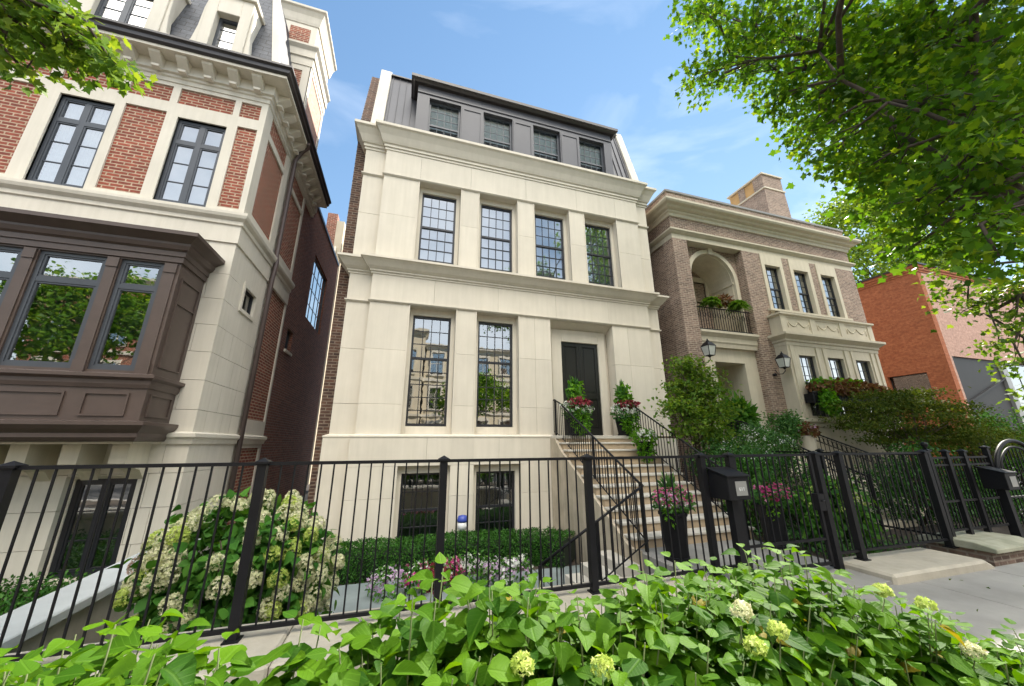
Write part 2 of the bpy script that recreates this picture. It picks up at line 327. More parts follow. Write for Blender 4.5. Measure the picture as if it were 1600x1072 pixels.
MT['dryfl'] = leafmat('faded_pink_petal', (.48, .28, .22), (.58, .42, .32), (.66, .56, .44), .2, tcol=(1, 1, 1))
MT['pinkfl'] = leafmat('magenta_petal', (.42, .03, .16), (.62, .07, .28), (.78, .35, .52), .3, tcol=(1, 1, 1))
MT['lilacfl'] = leafmat('lilac_petal', (.50, .28, .52), (.66, .46, .66), (.80, .68, .80), .3, tcol=(1, 1, 1))
MT['redfl'] = leafmat('dusky_red_leaf', (.12, .015, .02), (.22, .03, .045), (.40, .09, .10), .3, tcol=(1.2, 1, 1))
# ---------------------------------------------------------------- leaves
def T_ovate():
    vs = [0, .12, .32, .55, .78, 1]; ws = [0, .26, .40, .36, .20, 0]; P = []; UV = []; Fc = []
    for v, w_ in zip(vs, ws):
        z = -.22*v*v
        for sgn in (-1, 0, 1): P.append((sgn*w_, v, z + abs(sgn)*w_*.30)); UV.append((sgn*w_, v))
    for i in range(5):
        a = i*3; Fc += [(a, a+1, a+4, a+3), (a+1, a+2, a+5, a+4)]
    return np.array(P), Fc, np.array(UV)
def T_maple():
    half = [(.10, .02), (.34, -.10), (.30, .12), (.62, .34), (.40, .42), (.44, .56), (.24, .54), (.16, .72)]
    P = [(0, .3, 0), (0, 0, -.02)] + [(x, y, .10*x - .10*y*y) for x, y in half] + [(0, 1, -.12)] + [(-x, y, .10*x - .10*y*y) for x, y in reversed(half)]
    n = len(P)-1; Fc = [(0, 1+i, 1+(i+1) % n) for i in range(n)]
    return np.array(P), Fc, np.array([(p[0], p[1]) for p in P])
def T_simple(w=.3, fold=.12):
    P = [(0, 0, 0), (w, .45, fold), (0, 1, -.08), (-w, .45, fold)]
    return np.array(P), [(0, 1, 2), (0, 2, 3)], np.array([(p[0], p[1]) for p in P])
def T_floret():
    P = []; Fc = []
    for k in range(4):
        a = math.pi/2*k; c, s = math.cos(a), math.sin(a); b = len(P)
        for x, y, z in ((0, 0, 0), (.34, .42, .06), (0, .95, .0), (-.34, .42, .06)): P.append((x*c-y*s, x*s+y*c, z))
        Fc.append((b, b+1, b+2, b+3))
    return np.array(P)*.55, Fc, np.array([(p[0], p[1]) for p in P])
TO, TM, TS, TN, TF = T_ovate(), T_maple(), T_simple(), T_simple(.14, .04), T_floret()

def leafmesh(name, T, pos, dirv, nrm, size, mat, parent=None, var=None, smooth=True):
    P, Fc, UV = T; n = len(pos); k = len(P)
    d = dirv/np.maximum(np.linalg.norm(dirv, axis=1, keepdims=True), 1e-6)
    x = np.cross(d, nrm); x /= np.maximum(np.linalg.norm(x, axis=1, keepdims=True), 1e-6); z = np.cross(x, d)
    size = np.broadcast_to(np.asarray(size, float), (n,))
    cup = rng.uniform(-.4, 2.4, (n, 1, 1))
    V = pos[:, None, :] + size[:, None, None]*(P[None, :, 0:1]*x[:, None, :] + P[None, :, 1:2]*d[:, None, :] + cup*P[None, :, 2:3]*z[:, None, :])
    V = V.reshape(-1, 3)
    ln = np.array([len(f) for f in Fc]); fl = np.concatenate([np.array(f) for f in Fc])
    loops = (fl[None, :] + (np.arange(n)*k)[:, None]).ravel(); tot = np.tile(ln, n); start = np.concatenate([[0], np.cumsum(tot)[:-1]])
    me = bpy.data.meshes.new(name); me.vertices.add(len(V)); me.vertices.foreach_set('co', V.astype(np.float32).ravel())
    me.loops.add(len(loops)); me.loops.foreach_set('vertex_index', loops.astype(np.int32))
    me.polygons.add(len(tot)); me.polygons.foreach_set('loop_start', start.astype(np.int32)); me.polygons.foreach_set('loop_total', tot.astype(np.int32))
    me.polygons.foreach_set('use_smooth', np.full(len(tot), smooth))
    me.update(calc_edges=True); me.validate()
    if var is None: var = np.clip(rng.normal(.45, .25, n), 0, 1)
    at = me.attributes.new('var', 'FLOAT', 'POINT'); at.data.foreach_set('value', np.repeat(var, k).astype(np.float32))
    uvl = me.uv_layers.new(name='UVMap'); uvl.data.foreach_set('uv', UV[np.tile(fl, n)].astype(np.float32).ravel())
    me.materials.append(mat); o = bpy.data.objects.new(name, me); COL.objects.link(o)
    if parent: o.parent = parent
    return o
def rdir(n): 
    v = rng.normal(size=(n, 3)); return v/np.linalg.norm(v, axis=1, keepdims=True)
def cloud(c, r, n, clumps=0, spread=.16, shell=.55, up=.5):
    """leaf positions in an ellipsoid, gathered round twig ends"""
    c = np.array(c, float); r = np.array(r if hasattr(r, '__len__') else (r,)*3, float)
    if clumps:
        d = rdir(clumps)*(rng.uniform(shell**3, 1, (clumps, 1))**(1/3)); cc = c + d*r
        idx = rng.integers(0, clumps, n); pos = cc[idx] + rng.normal(size=(n, 3))*np.array(spread); out_ = d[idx]
    else:
        out_ = rdir(n); pos = c + out_*r*(rng.uniform(shell**3, 1, (n, 1))**(1/3))
    nr = out_*.6 + rdir(n)*.7 + np.array([0, 0, up]); dv = out_*.6 + rdir(n)*.8 + np.array([0, 0, -.35])
    return pos, dv, nr
def cat(*L_): return tuple(np.concatenate([l[i] for l in L_]) for i in range(3))

MT['fernleaf'] = leafmat('fern_leaf', (.05, .13, .012), (.09, .22, .02), (.18, .33, .035), .4)
# ================================================================ the setting
def st(name, m, mt, bevel=0): return tag(m.build(name, mt, None, bevel), kind='structure')
st('ground', MB().poly([(-400, -400, -.75), (400, -400, -.75), (400, 400, -.75), (-400, 400, -.75)]), MT['soil'])
m = MB()
for i in range(-22, 40):
    x = i*1.52 + .35
    for a, b in ((2.05, 3.5),): m.box(x+.006, x+1.514, a, b, -.7, .0)
st('sidewalk', m, MT['walk'], .006)
st('kerb', MB().box(-60, 80, -.12, .05, -.7, .0), MT['walk'], .01)
st('planting_strip', MB().box(-60, 80, .05, 2.05, -.7, -.03), MT['soil'])
st('road', MB().box(-120, 140, -9, -.12, -.72, -.14), MT['asphalt'])
st('far_sidewalk', MB().box(-120, 140, -13.5, -9, -.72, .0), MT['walk'])
st('front_yard_soil', MB().box(-3.0, 3.6, 4.3, 9.0, -.73, -.62), MT['soil'])
m = MB()
for a, b, c, d in ((-3, -1.0, 6.25, 7.5), (-.99, .25, 6.2, 7.45), (.26, 1.55, 6.2, 7.3), (1.56, 2.6, 6.0, 7.2), (2.61, 3.7, 5.75, 7.2), (2.4, 3.7, 5.35, 5.74)):
    m.box(a+.006, b-.006, c, d, -.68, -.59)
st('bluestone_path', m, MT['blue'], .008)
m = MB()
for i in range(2):
    for j in range(3): m.box(3.78+i*1.2, 3.78+i*1.2+1.19, 3.5+j*.68, 3.5+j*.68+.672, -.7, .035)
m.box(3.78, 6.17, 5.53, 5.75, -.7, .035)
st('entry_walk', m, MT['walk'], .005)
st('left_yard', MB().box(-14, -3.3, 4.0, 8.0, -.73, -.40), MT['soil'])
st('neighbour_yard', MB().box(6.3, 40, 4.1, 9.4, -.73, -.05), MT['soil'])
st('alley_paving', MB().box(-3.6, -1.55, 8.0, 24, -.73, -.3), MT['walk'])
# coping walls beneath the fence
def coping(name, x0, x1, y0, y1, zt, label, mt='cope'):
    t = thing(name, label, 'low wall'); cuts = np.arange(x0, x1, 1.6).tolist() + [x1]
    MB().box(x0+.01, x1-.01, y0+.06, y1-.04, -.7, zt-.13).build('wall_base', MT[mt], t)
    m = MB()
    for a, b in zip(cuts[:-1], cuts[1:]):
        if b-a > .05: m.box(a+.004, b-.004, y0, y1, zt-.13, zt)
    m.build('coping', MT[mt], t, .02); return t
coping('stone_kerb_wall', -12, 3.70, 3.52, 4.32, .15, 'long low tan stone coping under the black fence to the left of the gate')
t = thing('stone_kerb_wall', 'short wide tan stone block under the fence beside the sidewalk, right of the gate', 'low wall')
MB().extr([(6.0, 3.46, -.7), (8.12, 3.46, -.7), (8.12, 3.46, .03), (7.95, 3.46, .11), (6.0, 3.46, .11)], (0, .72, 0)).build('coping', MT['cope'], t, .03)
# ================================================================ windows
def window(parent, fr, u0, u1, z0, z1, o, cols=4, top=3, bot=3, split=.5, fm='blackframe', gm='glass', bm='dark', fw=.05, mw=.018, kind='sash', sill=False, name='window'):
    m = MB(); d = .07
    m.fb(fr, u0, u0+fw, o-d, o, z0, z1); m.fb(fr, u1-fw, u1, o-d, o, z0, z1)
    m.fb(fr, u0+fw, u1-fw, o-d, o, z0, z0+fw*1.2); m.fb(fr, u0+fw, u1-fw, o-d, o, z1-fw, z1)
    zs = z0 + (z1-z0)*split; iu0, iu1 = u0+fw, u1-fw
    g0, g1 = o-.045, o-.02
    if kind == 'sash':
        m.fb(fr, iu0, iu1, o-.06, o-.005, zs-.028, zs+.028)
        for i in range(1, cols): x = iu0 + (iu1-iu0)*i/cols; m.fb(fr, x-mw/2, x+mw/2, g0, g1, z0+fw*1.2, zs-.028); m.fb(fr, x-mw/2, x+mw/2, g0, g1, zs+.028, z1-fw)
        for lo, hi, k in ((z0+fw*1.2, zs-.028, bot), (zs+.028, z1-fw, top)):
            for i in range(1, k): z = lo + (hi-lo)*i/k; m.fb(fr, iu0, iu1, g0+.003, g1-.003, z-mw/2, z+mw/2)
    elif kind == 'casement':
        uc = (u0+u1)/2; cw = .045
        m.fb(fr, uc-cw, uc+cw, o-.065, o-.004, z0+fw*1.2, z1-fw)
        if split < 1: m.fb(fr, iu0, uc-cw, o-.062, o-.002, zs-cw, zs+cw); m.fb(fr, uc+cw, iu1, o-.062, o-.002, zs-cw, zs+cw)
        for a, b in ((iu0, uc-cw), (uc+cw, iu1)):
            for lo, hi, k in ((z0+fw*1.2, (zs-cw if split < 1 else z1-fw), bot),) + (((zs+cw, z1-fw, top),) if split < 1 else ()):
                f2 = .028
                m.fb(fr, a, a+f2, o-.055, o-.012, lo, hi); m.fb(fr, b-f2, b, o-.055, o-.012, lo, hi); m.fb(fr, a+f2, b-f2, o-.055, o-.012, lo, lo+f2); m.fb(fr, a+f2, b-f2, o-.055, o-.012, hi-f2, hi)
                for i in range(1, k): z = lo + (hi-lo)*i/k; m.fb(fr, a+f2, b-f2, g0, g1, z-mw/2, z+mw/2)
    elif kind == 'transom':
        m.fb(fr, iu0, iu1, o-.062, o-.002, zs-.04, zs+.04)
        for lo, hi in ((z0+fw*1.2, zs-.04), (zs+.04, z1-fw)):
            f2 = .03; m.fb(fr, iu0, iu0+f2, o-.055, o-.012, lo, hi); m.fb(fr, iu1-f2, iu1, o-.055, o-.012, lo, hi); m.fb(fr, iu0+f2, iu1-f2, o-.055, o-.012, lo, lo+f2); m.fb(fr, iu0+f2, iu1-f2, o-.055, o-.012, hi-f2, hi)
    elif kind == 'grid':
        for i in range(1, cols): x = iu0 + (iu1-iu0)*i/cols; m.fb(fr, x-mw/2, x+mw/2, g0, g1, z0+fw*1.2, z1-fw)
        for i in range(1, bot): z = z0 + (z1-z0)*i/bot; m.fb(fr, iu0, iu1, g0+.003, g1-.003, z-mw/2, z+mw/2)
    wo = m.build(name, MT[fm], parent)
    # panes: one slightly tilted sheet per sash so reflections break up
    p = MB()
    for lo, hi in (((z0+fw, zs), (zs, z1-fw)) if kind in ('sash', 'transom', 'casement') and split < 1 else ((z0+fw, z1-fw),)):
        e = R_.uniform(-.004, .004); e2 = R_.uniform(-.003, .003); oo = o-.035 - (.012 if lo == z0+fw and kind == 'sash' else 0)
        p.poly([fr(iu0, oo+e, lo), fr(iu1, oo+e2, lo), fr(iu1, oo-e, hi), fr(iu0, oo-e2, hi)])
    p.build('pane', MT[gm], wo)
    b = MB()
    if bm == 'curtain':
        k = 26
        for i in range(k):
            ua, ub = iu0 + (iu1-iu0)*i/k, iu0 + (iu1-iu0)*(i+1)/k; oa, ob = (.012 if i % 2 else -.012), (-.012 if i % 2 else .012)
            b.poly([fr(ua, o-.12+oa, z0+.02), fr(ub, o-.12+ob, z0+.02), fr(ub, o-.12+ob, z1-.02), fr(ua, o-.12+oa, z1-.02)], True)
        b.build('curtain', MT[bm], wo)
    else:
        b.poly([fr(u0, o-.15, z0), fr(u1, o-.15, z0), fr(u1, o-.15, z1), fr(u0, o-.15, z1)]); b.build('blind' if bm == 'shade' else 'room_interior', MT[bm], wo)
    return wo
def surround(parent, fr, u0, u1, z0, z1, o0, o1, w, wt, mt, wb=0, name='window_surround'):
    m = MB(); m.fb(fr, u0, u0+w, o0, o1, z0, z1); m.fb(fr, u1-w, u1, o0, o1, z0, z1); m.fb(fr, u0+w, u1-w, o0, o1, z1-wt, z1)
    if wb: m.fb(fr, u0+w, u1-w, o0, o1+.01, z0, z0+wb)
    return m.build(name, MT[mt], parent)
# ================================================================ the cream limestone house
H = thing('limestone_house', 'cream limestone townhouse with a charcoal mansard top floor and black double door, central', 'house')
H.location = (0, 0, 0)
WX = [.575 + 1.745*k for k in range(4)]
frA = S(9.0)
ops_up = [(c-.595, c+.595, 6.36, 9.0) for c in WX]
ops_lo = [(c-.595, c+.595, 1.9, 5.2) for c in WX[:2]] + [(3.88, 5.92, 1.9, 5.2)]
ops_ba = [(c-.595, c+.595, -.72, 1.22) for c in WX[:2]]
ju1 = [-.02, 1.17, 1.725, 2.915]
walls = wall(frA, -1.0, 7.27, 6.3, 9.0, .4, ops_up, [c+s*.595 for c in WX for s in (-1, 1)][:0] + [], [7.76])
walls.v += []; H_parts = []
walls.build('upper_wall', MT['lime'], H)
for a, b in ((-1.0, -.02), (1.17, 1.725), (2.915, 3.88), (5.92, 7.27)): wall(frA, a, b, 1.9, 5.2, .4, (), [3.4, 6.45], [2.62, 3.95]).build('ground_floor_wall', MT['lime'], H)
wall(S(8.975), -1.0, 7.27, 5.2, 5.95, .4, (), [.57, 2.32, 4.07, 5.81], []).build('lower_frieze', MT['lime'], H)
wall(S(8.975), -1.0, 7.27, 9.0, 9.85, .4, (), [-.02, 1.45, 3.2, 4.95, 6.4], []).build('upper_frieze', MT['lime'], H)
wall(S(8.90), -1.08, 3.80, -.75, 1.84, .32, ops_ba, [.6, 2.35], [.55, 1.22]).build('base_wall', MT['lime'], H)
wall(S(8.90), 6.2, 7.35, -.75, 1.84, .32, (), [], [.55]).build('base_wall', MT['lime'], H)
for a, b in ((-1.56, -1.0), (7.27, 7.76)):
    m = MB()
    for c, d, yy in ((1.9, 5.2, 9.15), (5.2, 5.95, 9.125), (6.3, 9.0, 9.15), (9.0, 9.85, 9.125)):
        zz = [z for z in (2.62, 3.95, 7.76) if c < z < d]; ed = [c] + zz + [d]
        for e, f in zip(ed[:-1], ed[1:]): m.box(a if a < 0 else a+.0, b, yy, 9.5, e+(.004 if e in zz else 0), f-(.004 if f in zz else 0))
    if a < 0: m.box(-1.66, -1.08, 9.06, 9.5, -.75, 1.84)
    else: m.box(7.35, 7.84, 9.06, 9.5, -.75, 1.84)
    m.build('corner_pier', MT['lime'], H)
def hpath(e=0): return [(-1.56-e, 9.55), (-1.56-e, 9.15-e), (-1.0-e, 9.15-e), (-1.0-e, 9.0-e), (7.27+e, 9.0-e), (7.27+e, 9.15-e), (7.76+e, 9.15-e), (7.76+e, 9.55)]
MB().sweep(hpath(), [(-.3, 5.93), (.045, 5.93), (.045, 5.99), (.075, 5.99), (.075, 6.03), (.10, 6.05), (.15, 6.10), (.22, 6.20), (.27, 6.26), (.30, 6.27), (.30, 6.33), (.05, 6.36), (-.3, 6.36)]).build('belt_cornice', MT['lime'], H)
MB().sweep(hpath(), [(-.3, 9.82), (.045, 9.82), (.045, 9.90), (.075, 9.90), (.075, 9.98), (.11, 10.0), (.14, 10.06), (.20, 10.2), (.29, 10.36), (.34, 10.40), (.34, 10.48), (.10, 10.55), (-.3, 10.55)]).build('main_cornice', MT['lime'], H)
MB().sweep([(-1.66, 9.55), (-1.66, 9.06), (-1.08, 9.06), (-1.08, 8.90), (3.80, 8.90)], [(-.3, 1.84), (.0, 1.84), (.012, 1.86), (.012, 1.89), (-.08, 1.925), (-.3, 1.925)]).build('water_table', MT['lime'], H)
MB().sweep(hpath(), [(-.3, 5.165), (.018, 5.165), (.05, 5.20), (.05, 5.225), (.0, 5.235), (-.3, 5.235)]).build('string_course', MT['lime'], H)
MB().sweep(hpath(), [(-.3, 8.975), (.018, 8.975), (.05, 9.01), (.05, 9.035), (.0, 9.045), (-.3, 9.045)]).build('string_course', MT['lime'], H)
# thin raised edge round every opening, deeper stone reveals and the sashes
for c in WX:
    surround(H, frA, c-.595, c+.595, 6.36, 9.0, -.39, -.22, .10, .20, 'lime')
    for e in (c-.625, c+.595): MB().fb(frA, e, e+.03, -.02, .014, 6.36, 8.97).build('opening_edge', MT['lime'], H)
    window(H, frA, c-.493, c+.493, 6.62, 8.79, -.28, 4, 3, 3, .5, gm='glass_up', bm='shade')
for c in WX[:2]:
    surround(H, frA, c-.595, c+.595, 1.9, 5.2, -.39, -.22, .10, .21, 'lime', wb=.22)
    for e in (c-.625, c+.595): MB().fb(frA, e, e+.03, -.02, .014, 1.93, 5.17).build('opening_edge', MT['lime'], H)
    window(H, frA, c-.493, c+.493, 2.13, 4.98, -.28, 4, 3, 5, .60)
    surround(H, S(8.9), c-.595, c+.595, -.72, 1.22, -.40, -.16, .10, .17, 'lime')
    window(H, S(8.9), c-.493, c+.493, -.5, 1.05, -.24, 4, 2, 2, .48, gm='glass', bm='green_room')
    MB().box(c-.61, c+.61, 8.885, 8.93, 1.31, 1.325).build('drip_edge', MT['blackframe'], H)
# door niche: splayed lintel, inner stone architrave, black double door
m = MB()
m.box(3.88, 5.92, 9.41, 9.5, 1.9, 5.2)
m.extr([(3.885, 9.02, 5.196), (3.885, 9.405, 5.196), (3.885, 9.405, 4.98)], (2.03, 0, 0))
m.build('door_niche', MT['lime'], H)
m = MB(); m.box(4.02, 4.34, 9.30, 9.40, 1.9, 4.99); m.box(5.56, 5.80, 9.30, 9.40, 1.9, 4.99); m.box(4.34, 5.56, 9.30, 9.40, 4.62, 4.99); m.build('door_surround', MT['lime'], H, .01)
m = MB()
for a, b in ((4.34, 4.948), (4.952, 5.56)):
    m.box(a, b, 9.385, 9.405, 1.9, 4.62)
    m.box(a, a+.1, 9.355, 9.386, 1.9, 4.62); m.box(b-.1, b, 9.355, 9.386, 1.9, 4.62)
    for z0, z1 in ((1.9, 2.1), (2.95, 3.1), (4.5, 4.62)): m.box(a+.1, b-.1, 9.355, 9.386, z0, z1)
    for z0, z1 in ((2.16, 2.89), (3.16, 4.44)): m.box(a+.15, b-.15, 9.37, 9.387, z0, z1)
d = m.build('front_door', MT['door'], H, .004)
MB().lathe([(.0, 0), (.022, .005), (.03, .02), (.02, .04), (0, .045)], (5.0, 9.33, 2.95), 12).build('handle', MT['plaque'], d)
# side brick, core and roof
MB().box(-1.88, -1.56, 9.5, 20, -.75, 9.9).box(-1.88, -1.52, 9.501, 20, 9.9, 11.2).extr([(-1.88, 9.5, 11.2), (-1.88, 20, 11.2), (-1.88, 20, 13.9), (-1.88, 10.3, 13.9)], (.36, 0, 0)).build('side_brick_wall', MT['darkbrick'], H)
MB().box(7.76, 7.95, 9.5, 20, -.75, 11.2).build('side_brick_wall', MT['darkbrick'], H)
MB().box(-1.56, 7.76, 9.5, 20, -.75, 10.6).build('core', MT['darkbrick'], H)
MB().box(-1.9, -1.5, 10.3, 10.36, 12.6, 12.7).build('wall_scupper', MT['white_stone'], H)
A0, A1, AZ0, AZ1 = 9.22, 10.0, 10.55, 13.75
m = MB(); m.extr([(-1.22, A0, 10.55), (-1.22, A1, AZ1), (-1.22, 19, AZ1), (-1.22, 19, 10.55)], (8.72, 0, 0))
for i in range(5):
    x = -1.15 + i*.22; m.bar((x, A0-.004, 10.6), (x, A1-.004, AZ1), .012, .05)
for i in range(5):
    x = 6.75 + i*.2; m.bar((x, A0-.004, 10.6), (x, A1-.004, AZ1), .012, .05)
m.build('mansard_roof', MT['charcoal'], H)
MB().box(-1.22, 7.5, A1-.08, A1+.02, AZ1, AZ1+.05).build('roof_edge', MT['gutter'], H)
for a, b in ((-1.56, -1.22), (7.46, 7.76)):
    MB().extr([(a, 9.10, 10.5), (a, 9.98, 13.95), (a, 10.5, 13.95), (a, 10.5, 10.5)], (b-a, 0, 0)).build('gable_coping', MT['white_stone'], H, .01)
dr = MB()
dx0, dx1, DY = -.30, 6.62, 9.15
wins = [(c-.5, c+.5) for c in WX]; us = [dx0] + [v for w_ in wins for v in w_] + [dx1]
for i in range(0, len(us), 2): dr.box(us[i], us[i+1], DY, 9.6, 10.5, 12.30)
dr.box(dx0, dx1, DY, 9.6, 12.30, 12.72); dr.box(dx0, dx1, 9.45, 10.6, 10.5, 12.72)
for i in range(2, 8, 2):
    a, b = us[i], us[i+1]
    dr.box(a+.04, a+.10, DY-.02, DY, 10.6, 12.25); dr.box(b-.10, b-.04, DY-.02, DY, 10.6, 12.25); dr.box(a+.10, b-.10, DY-.02, DY, 12.18, 12.25)
dr.box(dx0, dx1, DY-.03, DY, 12.42, 12.46)
do = dr.build('dormer', MT['charcoal'], H)
MB().sweep([(dx0-.02, 9.9), (dx0-.02, DY-.0), (dx1+.02, DY-.0), (dx1+.02, 9.9)], [(-.1, 12.72), (.10, 12.72), (.14, 12.77), (.20, 12.80), (.20, 12.90), (.16, 12.92), (-.1, 12.92)]).build('dormer_eave', MT['gutter'], do)
MB().extr([(dx0, 9.0, 12.9), (dx0, 9.95, 13.3), (dx0, 9.95, 12.9)], (dx1-dx0, 0, 0)).build('dormer_roof', MT['gutter'], do)
for a, b in wins: window(H, S(DY), a, b, 10.6, 12.30, -.12, 4, 3, 3, .45, fm='greyframe', gm='glass_soft', bm='shade', fw=.06, name='dormer_window')
# ---------------------------------------------------------------- front steps of the limestone house
T = thing('front_steps', 'flight of pale stone steps with tan risers climbing to the black front door', 'steps')
nst = 11; y0s, z1s = 8.52, 1.9; run = .29; rise = (1.9-.04)/nst
m = MB(); r_ = MB(); XL, XR = 3.80, 6.18
m.box(XL-.06, XR+.04, 8.52, 8.89, 1.82, 1.9); r_.box(XL, XR, 8.55, 9.4, .0, 1.82); m.box(4.0, 5.8, 8.89, 9.36, 1.86, 1.9)
for i in range(nst-1):
    zt = 1.9 - rise*(i+1); ya = y0s - run*(i+1)
    fl = max(0, i-5)*.035
    m.box(XL-.03, XR+.03+fl, ya, ya+run+.02, zt-.045, zt); r_.box(XL, XR+fl, ya+.03, ya+run+.03, -.6, zt-.045)
m.build('tread', MT['step'], T, .008); r_.build('riser', MT['riser'], T)
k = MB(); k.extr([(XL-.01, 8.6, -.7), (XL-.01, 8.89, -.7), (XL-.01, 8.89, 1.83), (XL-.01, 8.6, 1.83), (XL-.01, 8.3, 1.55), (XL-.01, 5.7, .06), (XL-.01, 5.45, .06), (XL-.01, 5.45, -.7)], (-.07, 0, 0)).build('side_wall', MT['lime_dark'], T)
T = thing('basement_steps', 'narrow stone steps dropping left from the foot of the front steps to the sunken yard', 'steps')
m = MB()
for i in range(4): m.box(3.72-.30*(i+1), 3.72-.30*i, 5.42, 6.3, -.7, .0 - .15*(i+1)+.03)
m.build('tread', MT['step'], T, .008)
# ---------------------------------------------------------------- alley building behind
T = thing('alley_building', 'brick pier and cream wall of a building deep in the narrow alley', 'building')
MB().box(-4.6, -4.12, 18.5, 19.0, 0, 13.6).build('brick_pier', MT['redbrick'], T)
MB().box(-4.12, -3.75, 18.51, 24, 0, 13.2).build('stucco_wall', MT['street_cream'], T)
MB().box(-8, -4.6, 18.9, 24, 0, 12.4).build('grey_wall', MT['roofgrey'], T)
MB().tube([(-3.95, 18.42, 0), (-3.95, 18.42, 8.5), (-4.0, 18.42, 11.6)], .05, 8).build('downspout', MT['white_stone'], T)
# ================================================================ red brick house on the left
B = thing('red_brick_house', 'red brick townhouse with pale stone trim, slate mansard and brown wooden bay', 'house')
XC, YC = -3.6, 8.0
fs, fe = S(YC), E(XC)
w2 = [(-7.16, -6.28), (-5.20, -4.29), (-9.3, -8.4)]
win_op = [(a, b, 6.46, 8.62) for a, b in w2]
pan = [(-6.12, -5.41, 6.57, 8.70), (-4.10, -3.71, 6.57, 8.70), (-8.3, -7.42, 6.57, 8.70), (-6.16, -5.43, 8.97, 9.40), (-5.29, -4.25, 8.97, 9.40), (-4.13, -3.73, 8.97, 9.40), (-7.25, -6.30, 8.97, 9.40), (-8.5, -7.42, 8.97, 9.4), (-11, -9.5, 6.57, 9.4)]
wall(fs, -12, XC, 6.46, 9.56, .12, win_op+pan).build('stone_frame', MT['white_stone'], B)
wall(S(YC+.035), -12, XC-.04, 6.46, 9.5, .4, win_op).build('brick_panel', MT['redbrick'], B)
for a, b in w2:
    window(B, fs, a, b, 6.5, 8.60, -.07, 2, 1, 3, .73, fm='greyframe', gm='glass_up', bm='curtain' if a < -6 else 'shade', fw=.06, kind='casement')
base_op = [(-5.15, -4.22, -.36, 1.20), (-8.2, -7.2, -.36, 1.20)]
jz = [5.05-.545*k for k in range(11)]
sm = MB(); k = 0
ed = [-.75] + sorted(z for z in jz if z > -.7 and z < 5.75) + [5.75]
for zi, (c, d) in enumerate(zip(ed[:-1], ed[1:])):
    off = .45 if zi % 2 else 0
    xs = [-12+off*0] + [-11.4 + off + .9*q for q in range(9)] ; xs = [x for x in xs if x < XC-.2] + [XC-.34-.14*(zi % 2), XC]
    xs = sorted(set([-12.] + xs))
    for a, b in zip(xs[:-1], xs[1:]):
        segs = [(a, b, c, d)]
        for o_ in base_op:
            ns = []
            for (p, q, r, s_) in segs:
                if q <= o_[0] or p >= o_[1] or s_ <= o_[2] or r >= o_[3]: ns.append((p, q, r, s_)); continue
                if p < o_[0]: ns.append((p, o_[0], r, s_))
                if q > o_[1]: ns.append((o_[1], q, r, s_))
                pp, qq = max(p, o_[0]), min(q, o_[1])
                if r < o_[2]: ns.append((pp, qq, r, o_[2]))
                if s_ > o_[3]: ns.append((pp, qq, o_[3], s_))
            segs = ns
        for (p, q, r, s_) in segs: sm.fb(fs, p+.004, q-(.004 if q < XC else 0), -.35, 0, r+.004, s_-.004)
# side ashlar
sop = (8.72, 9.42, 4.56, 5.14)
for zi, (c, d) in enumerate(zip(ed[:-1], ed[1:])):
    ys = [YC+.35, 8.72 + .3*(zi % 2), 9.42, 9.92]
    for a, b in zip(ys[:-1], ys[1:]):
        if d > 4.45 and c < 5.2 and b > 8.71 and a < 9.43:
            for (p, q, r, s_) in ((a, b, c, min(d, sop[2])), (a, b, max(c, sop[3]), d), (a, max(a, min(b, sop[0])), max(c, sop[2]), min(d, sop[3])), (min(b, max(a, sop[1])), b, max(c, sop[2]), min(d, sop[3]))):
                if q-p > .02 and s_-r > .02: sm.fb(fe, p+.001, q-.001, -.35, 0, r+.001, s_-.001)
        else: sm.fb(fe, a+.004, b-.004, -.35, 0, c+.004, d-.004)
sm.build('ashlar_wall', MT['white_stone'], B)
# upper side wall: stone frame with brick panels
spn = [(8.34, 9.56, 6.70, 8.80), (8.34, 9.56, 8.97, 9.45), (10.15, 11.46, 6.78, 8.82), (10.15, 11.46, 8.97, 9.45)]
wall(fe, YC+.12, 11.6, 6.46, 9.56, .11, spn).build('stone_frame', MT['white_stone'], B)
wall(fe, 9.92, 11.6, -.75, 6.46, .11, [(10.2, 11.5, 2.30, 6.18), (10.15, 11.46, -.3, 1.62)]).build('stone_frame', MT['white_stone'], B)
MB().box(XC-.4, XC-.035, YC+.36, 11.6, 6.46, 9.5).build('brick_panel', MT['redbrick'], B)
MB().box(XC-.4, XC-.035, 9.93, 11.6, -.7, 6.46).build('brick_panel', MT['redbrick'], B)
rw = [(13.9, 16.3, 6.2, 8.75), (12.25, 12.85, 4.55, 5.25)]
wall(E(XC-.06), 11.6, 18, -.75, 10.3, .35, rw).build('rear_wall', MT['alleybrick'], B)
MB().box(XC-.4, XC-.02, 11.6, 18.0, 10.3, 10.42).build('rear_coping', MT['gutter'], B)
window(B, E(XC-.06), 13.9, 16.3, 6.2, 8.75, -.06, 4, 3, 4, .5, fm='greyframe', gm='glass_up', bm='dark', kind='grid')
window(B, E(XC-.06), 12.25, 12.85, 4.55, 5.25, -.1, 1, 1, 1, .5, bm='dark', kind='grid')
MB().fb(E(XC-.06), 12.2, 12.9, -.1, .06, 4.47, 4.55).build('sill', MT['white_stone'], B)
wn = window(B, fe, 8.76, 9.38, 4.60, 5.10, -.035, 1, 1, 1, .5, bm='green_room', gm='glass_clear', kind='grid', fw=.03)
m = MB(); m.fb(fe, 8.68, 8.76, -.14, .03, 4.52, 5.2); m.fb(fe, 9.38, 9.46, -.14, .03, 4.52, 5.2); m.fb(fe, 8.76, 9.38, -.14, .03, 5.1, 5.2); m.fb(fe, 8.76, 9.38, -.14, .03, 4.52, 4.6); m.build('surround', MT['white_stone'], wn)
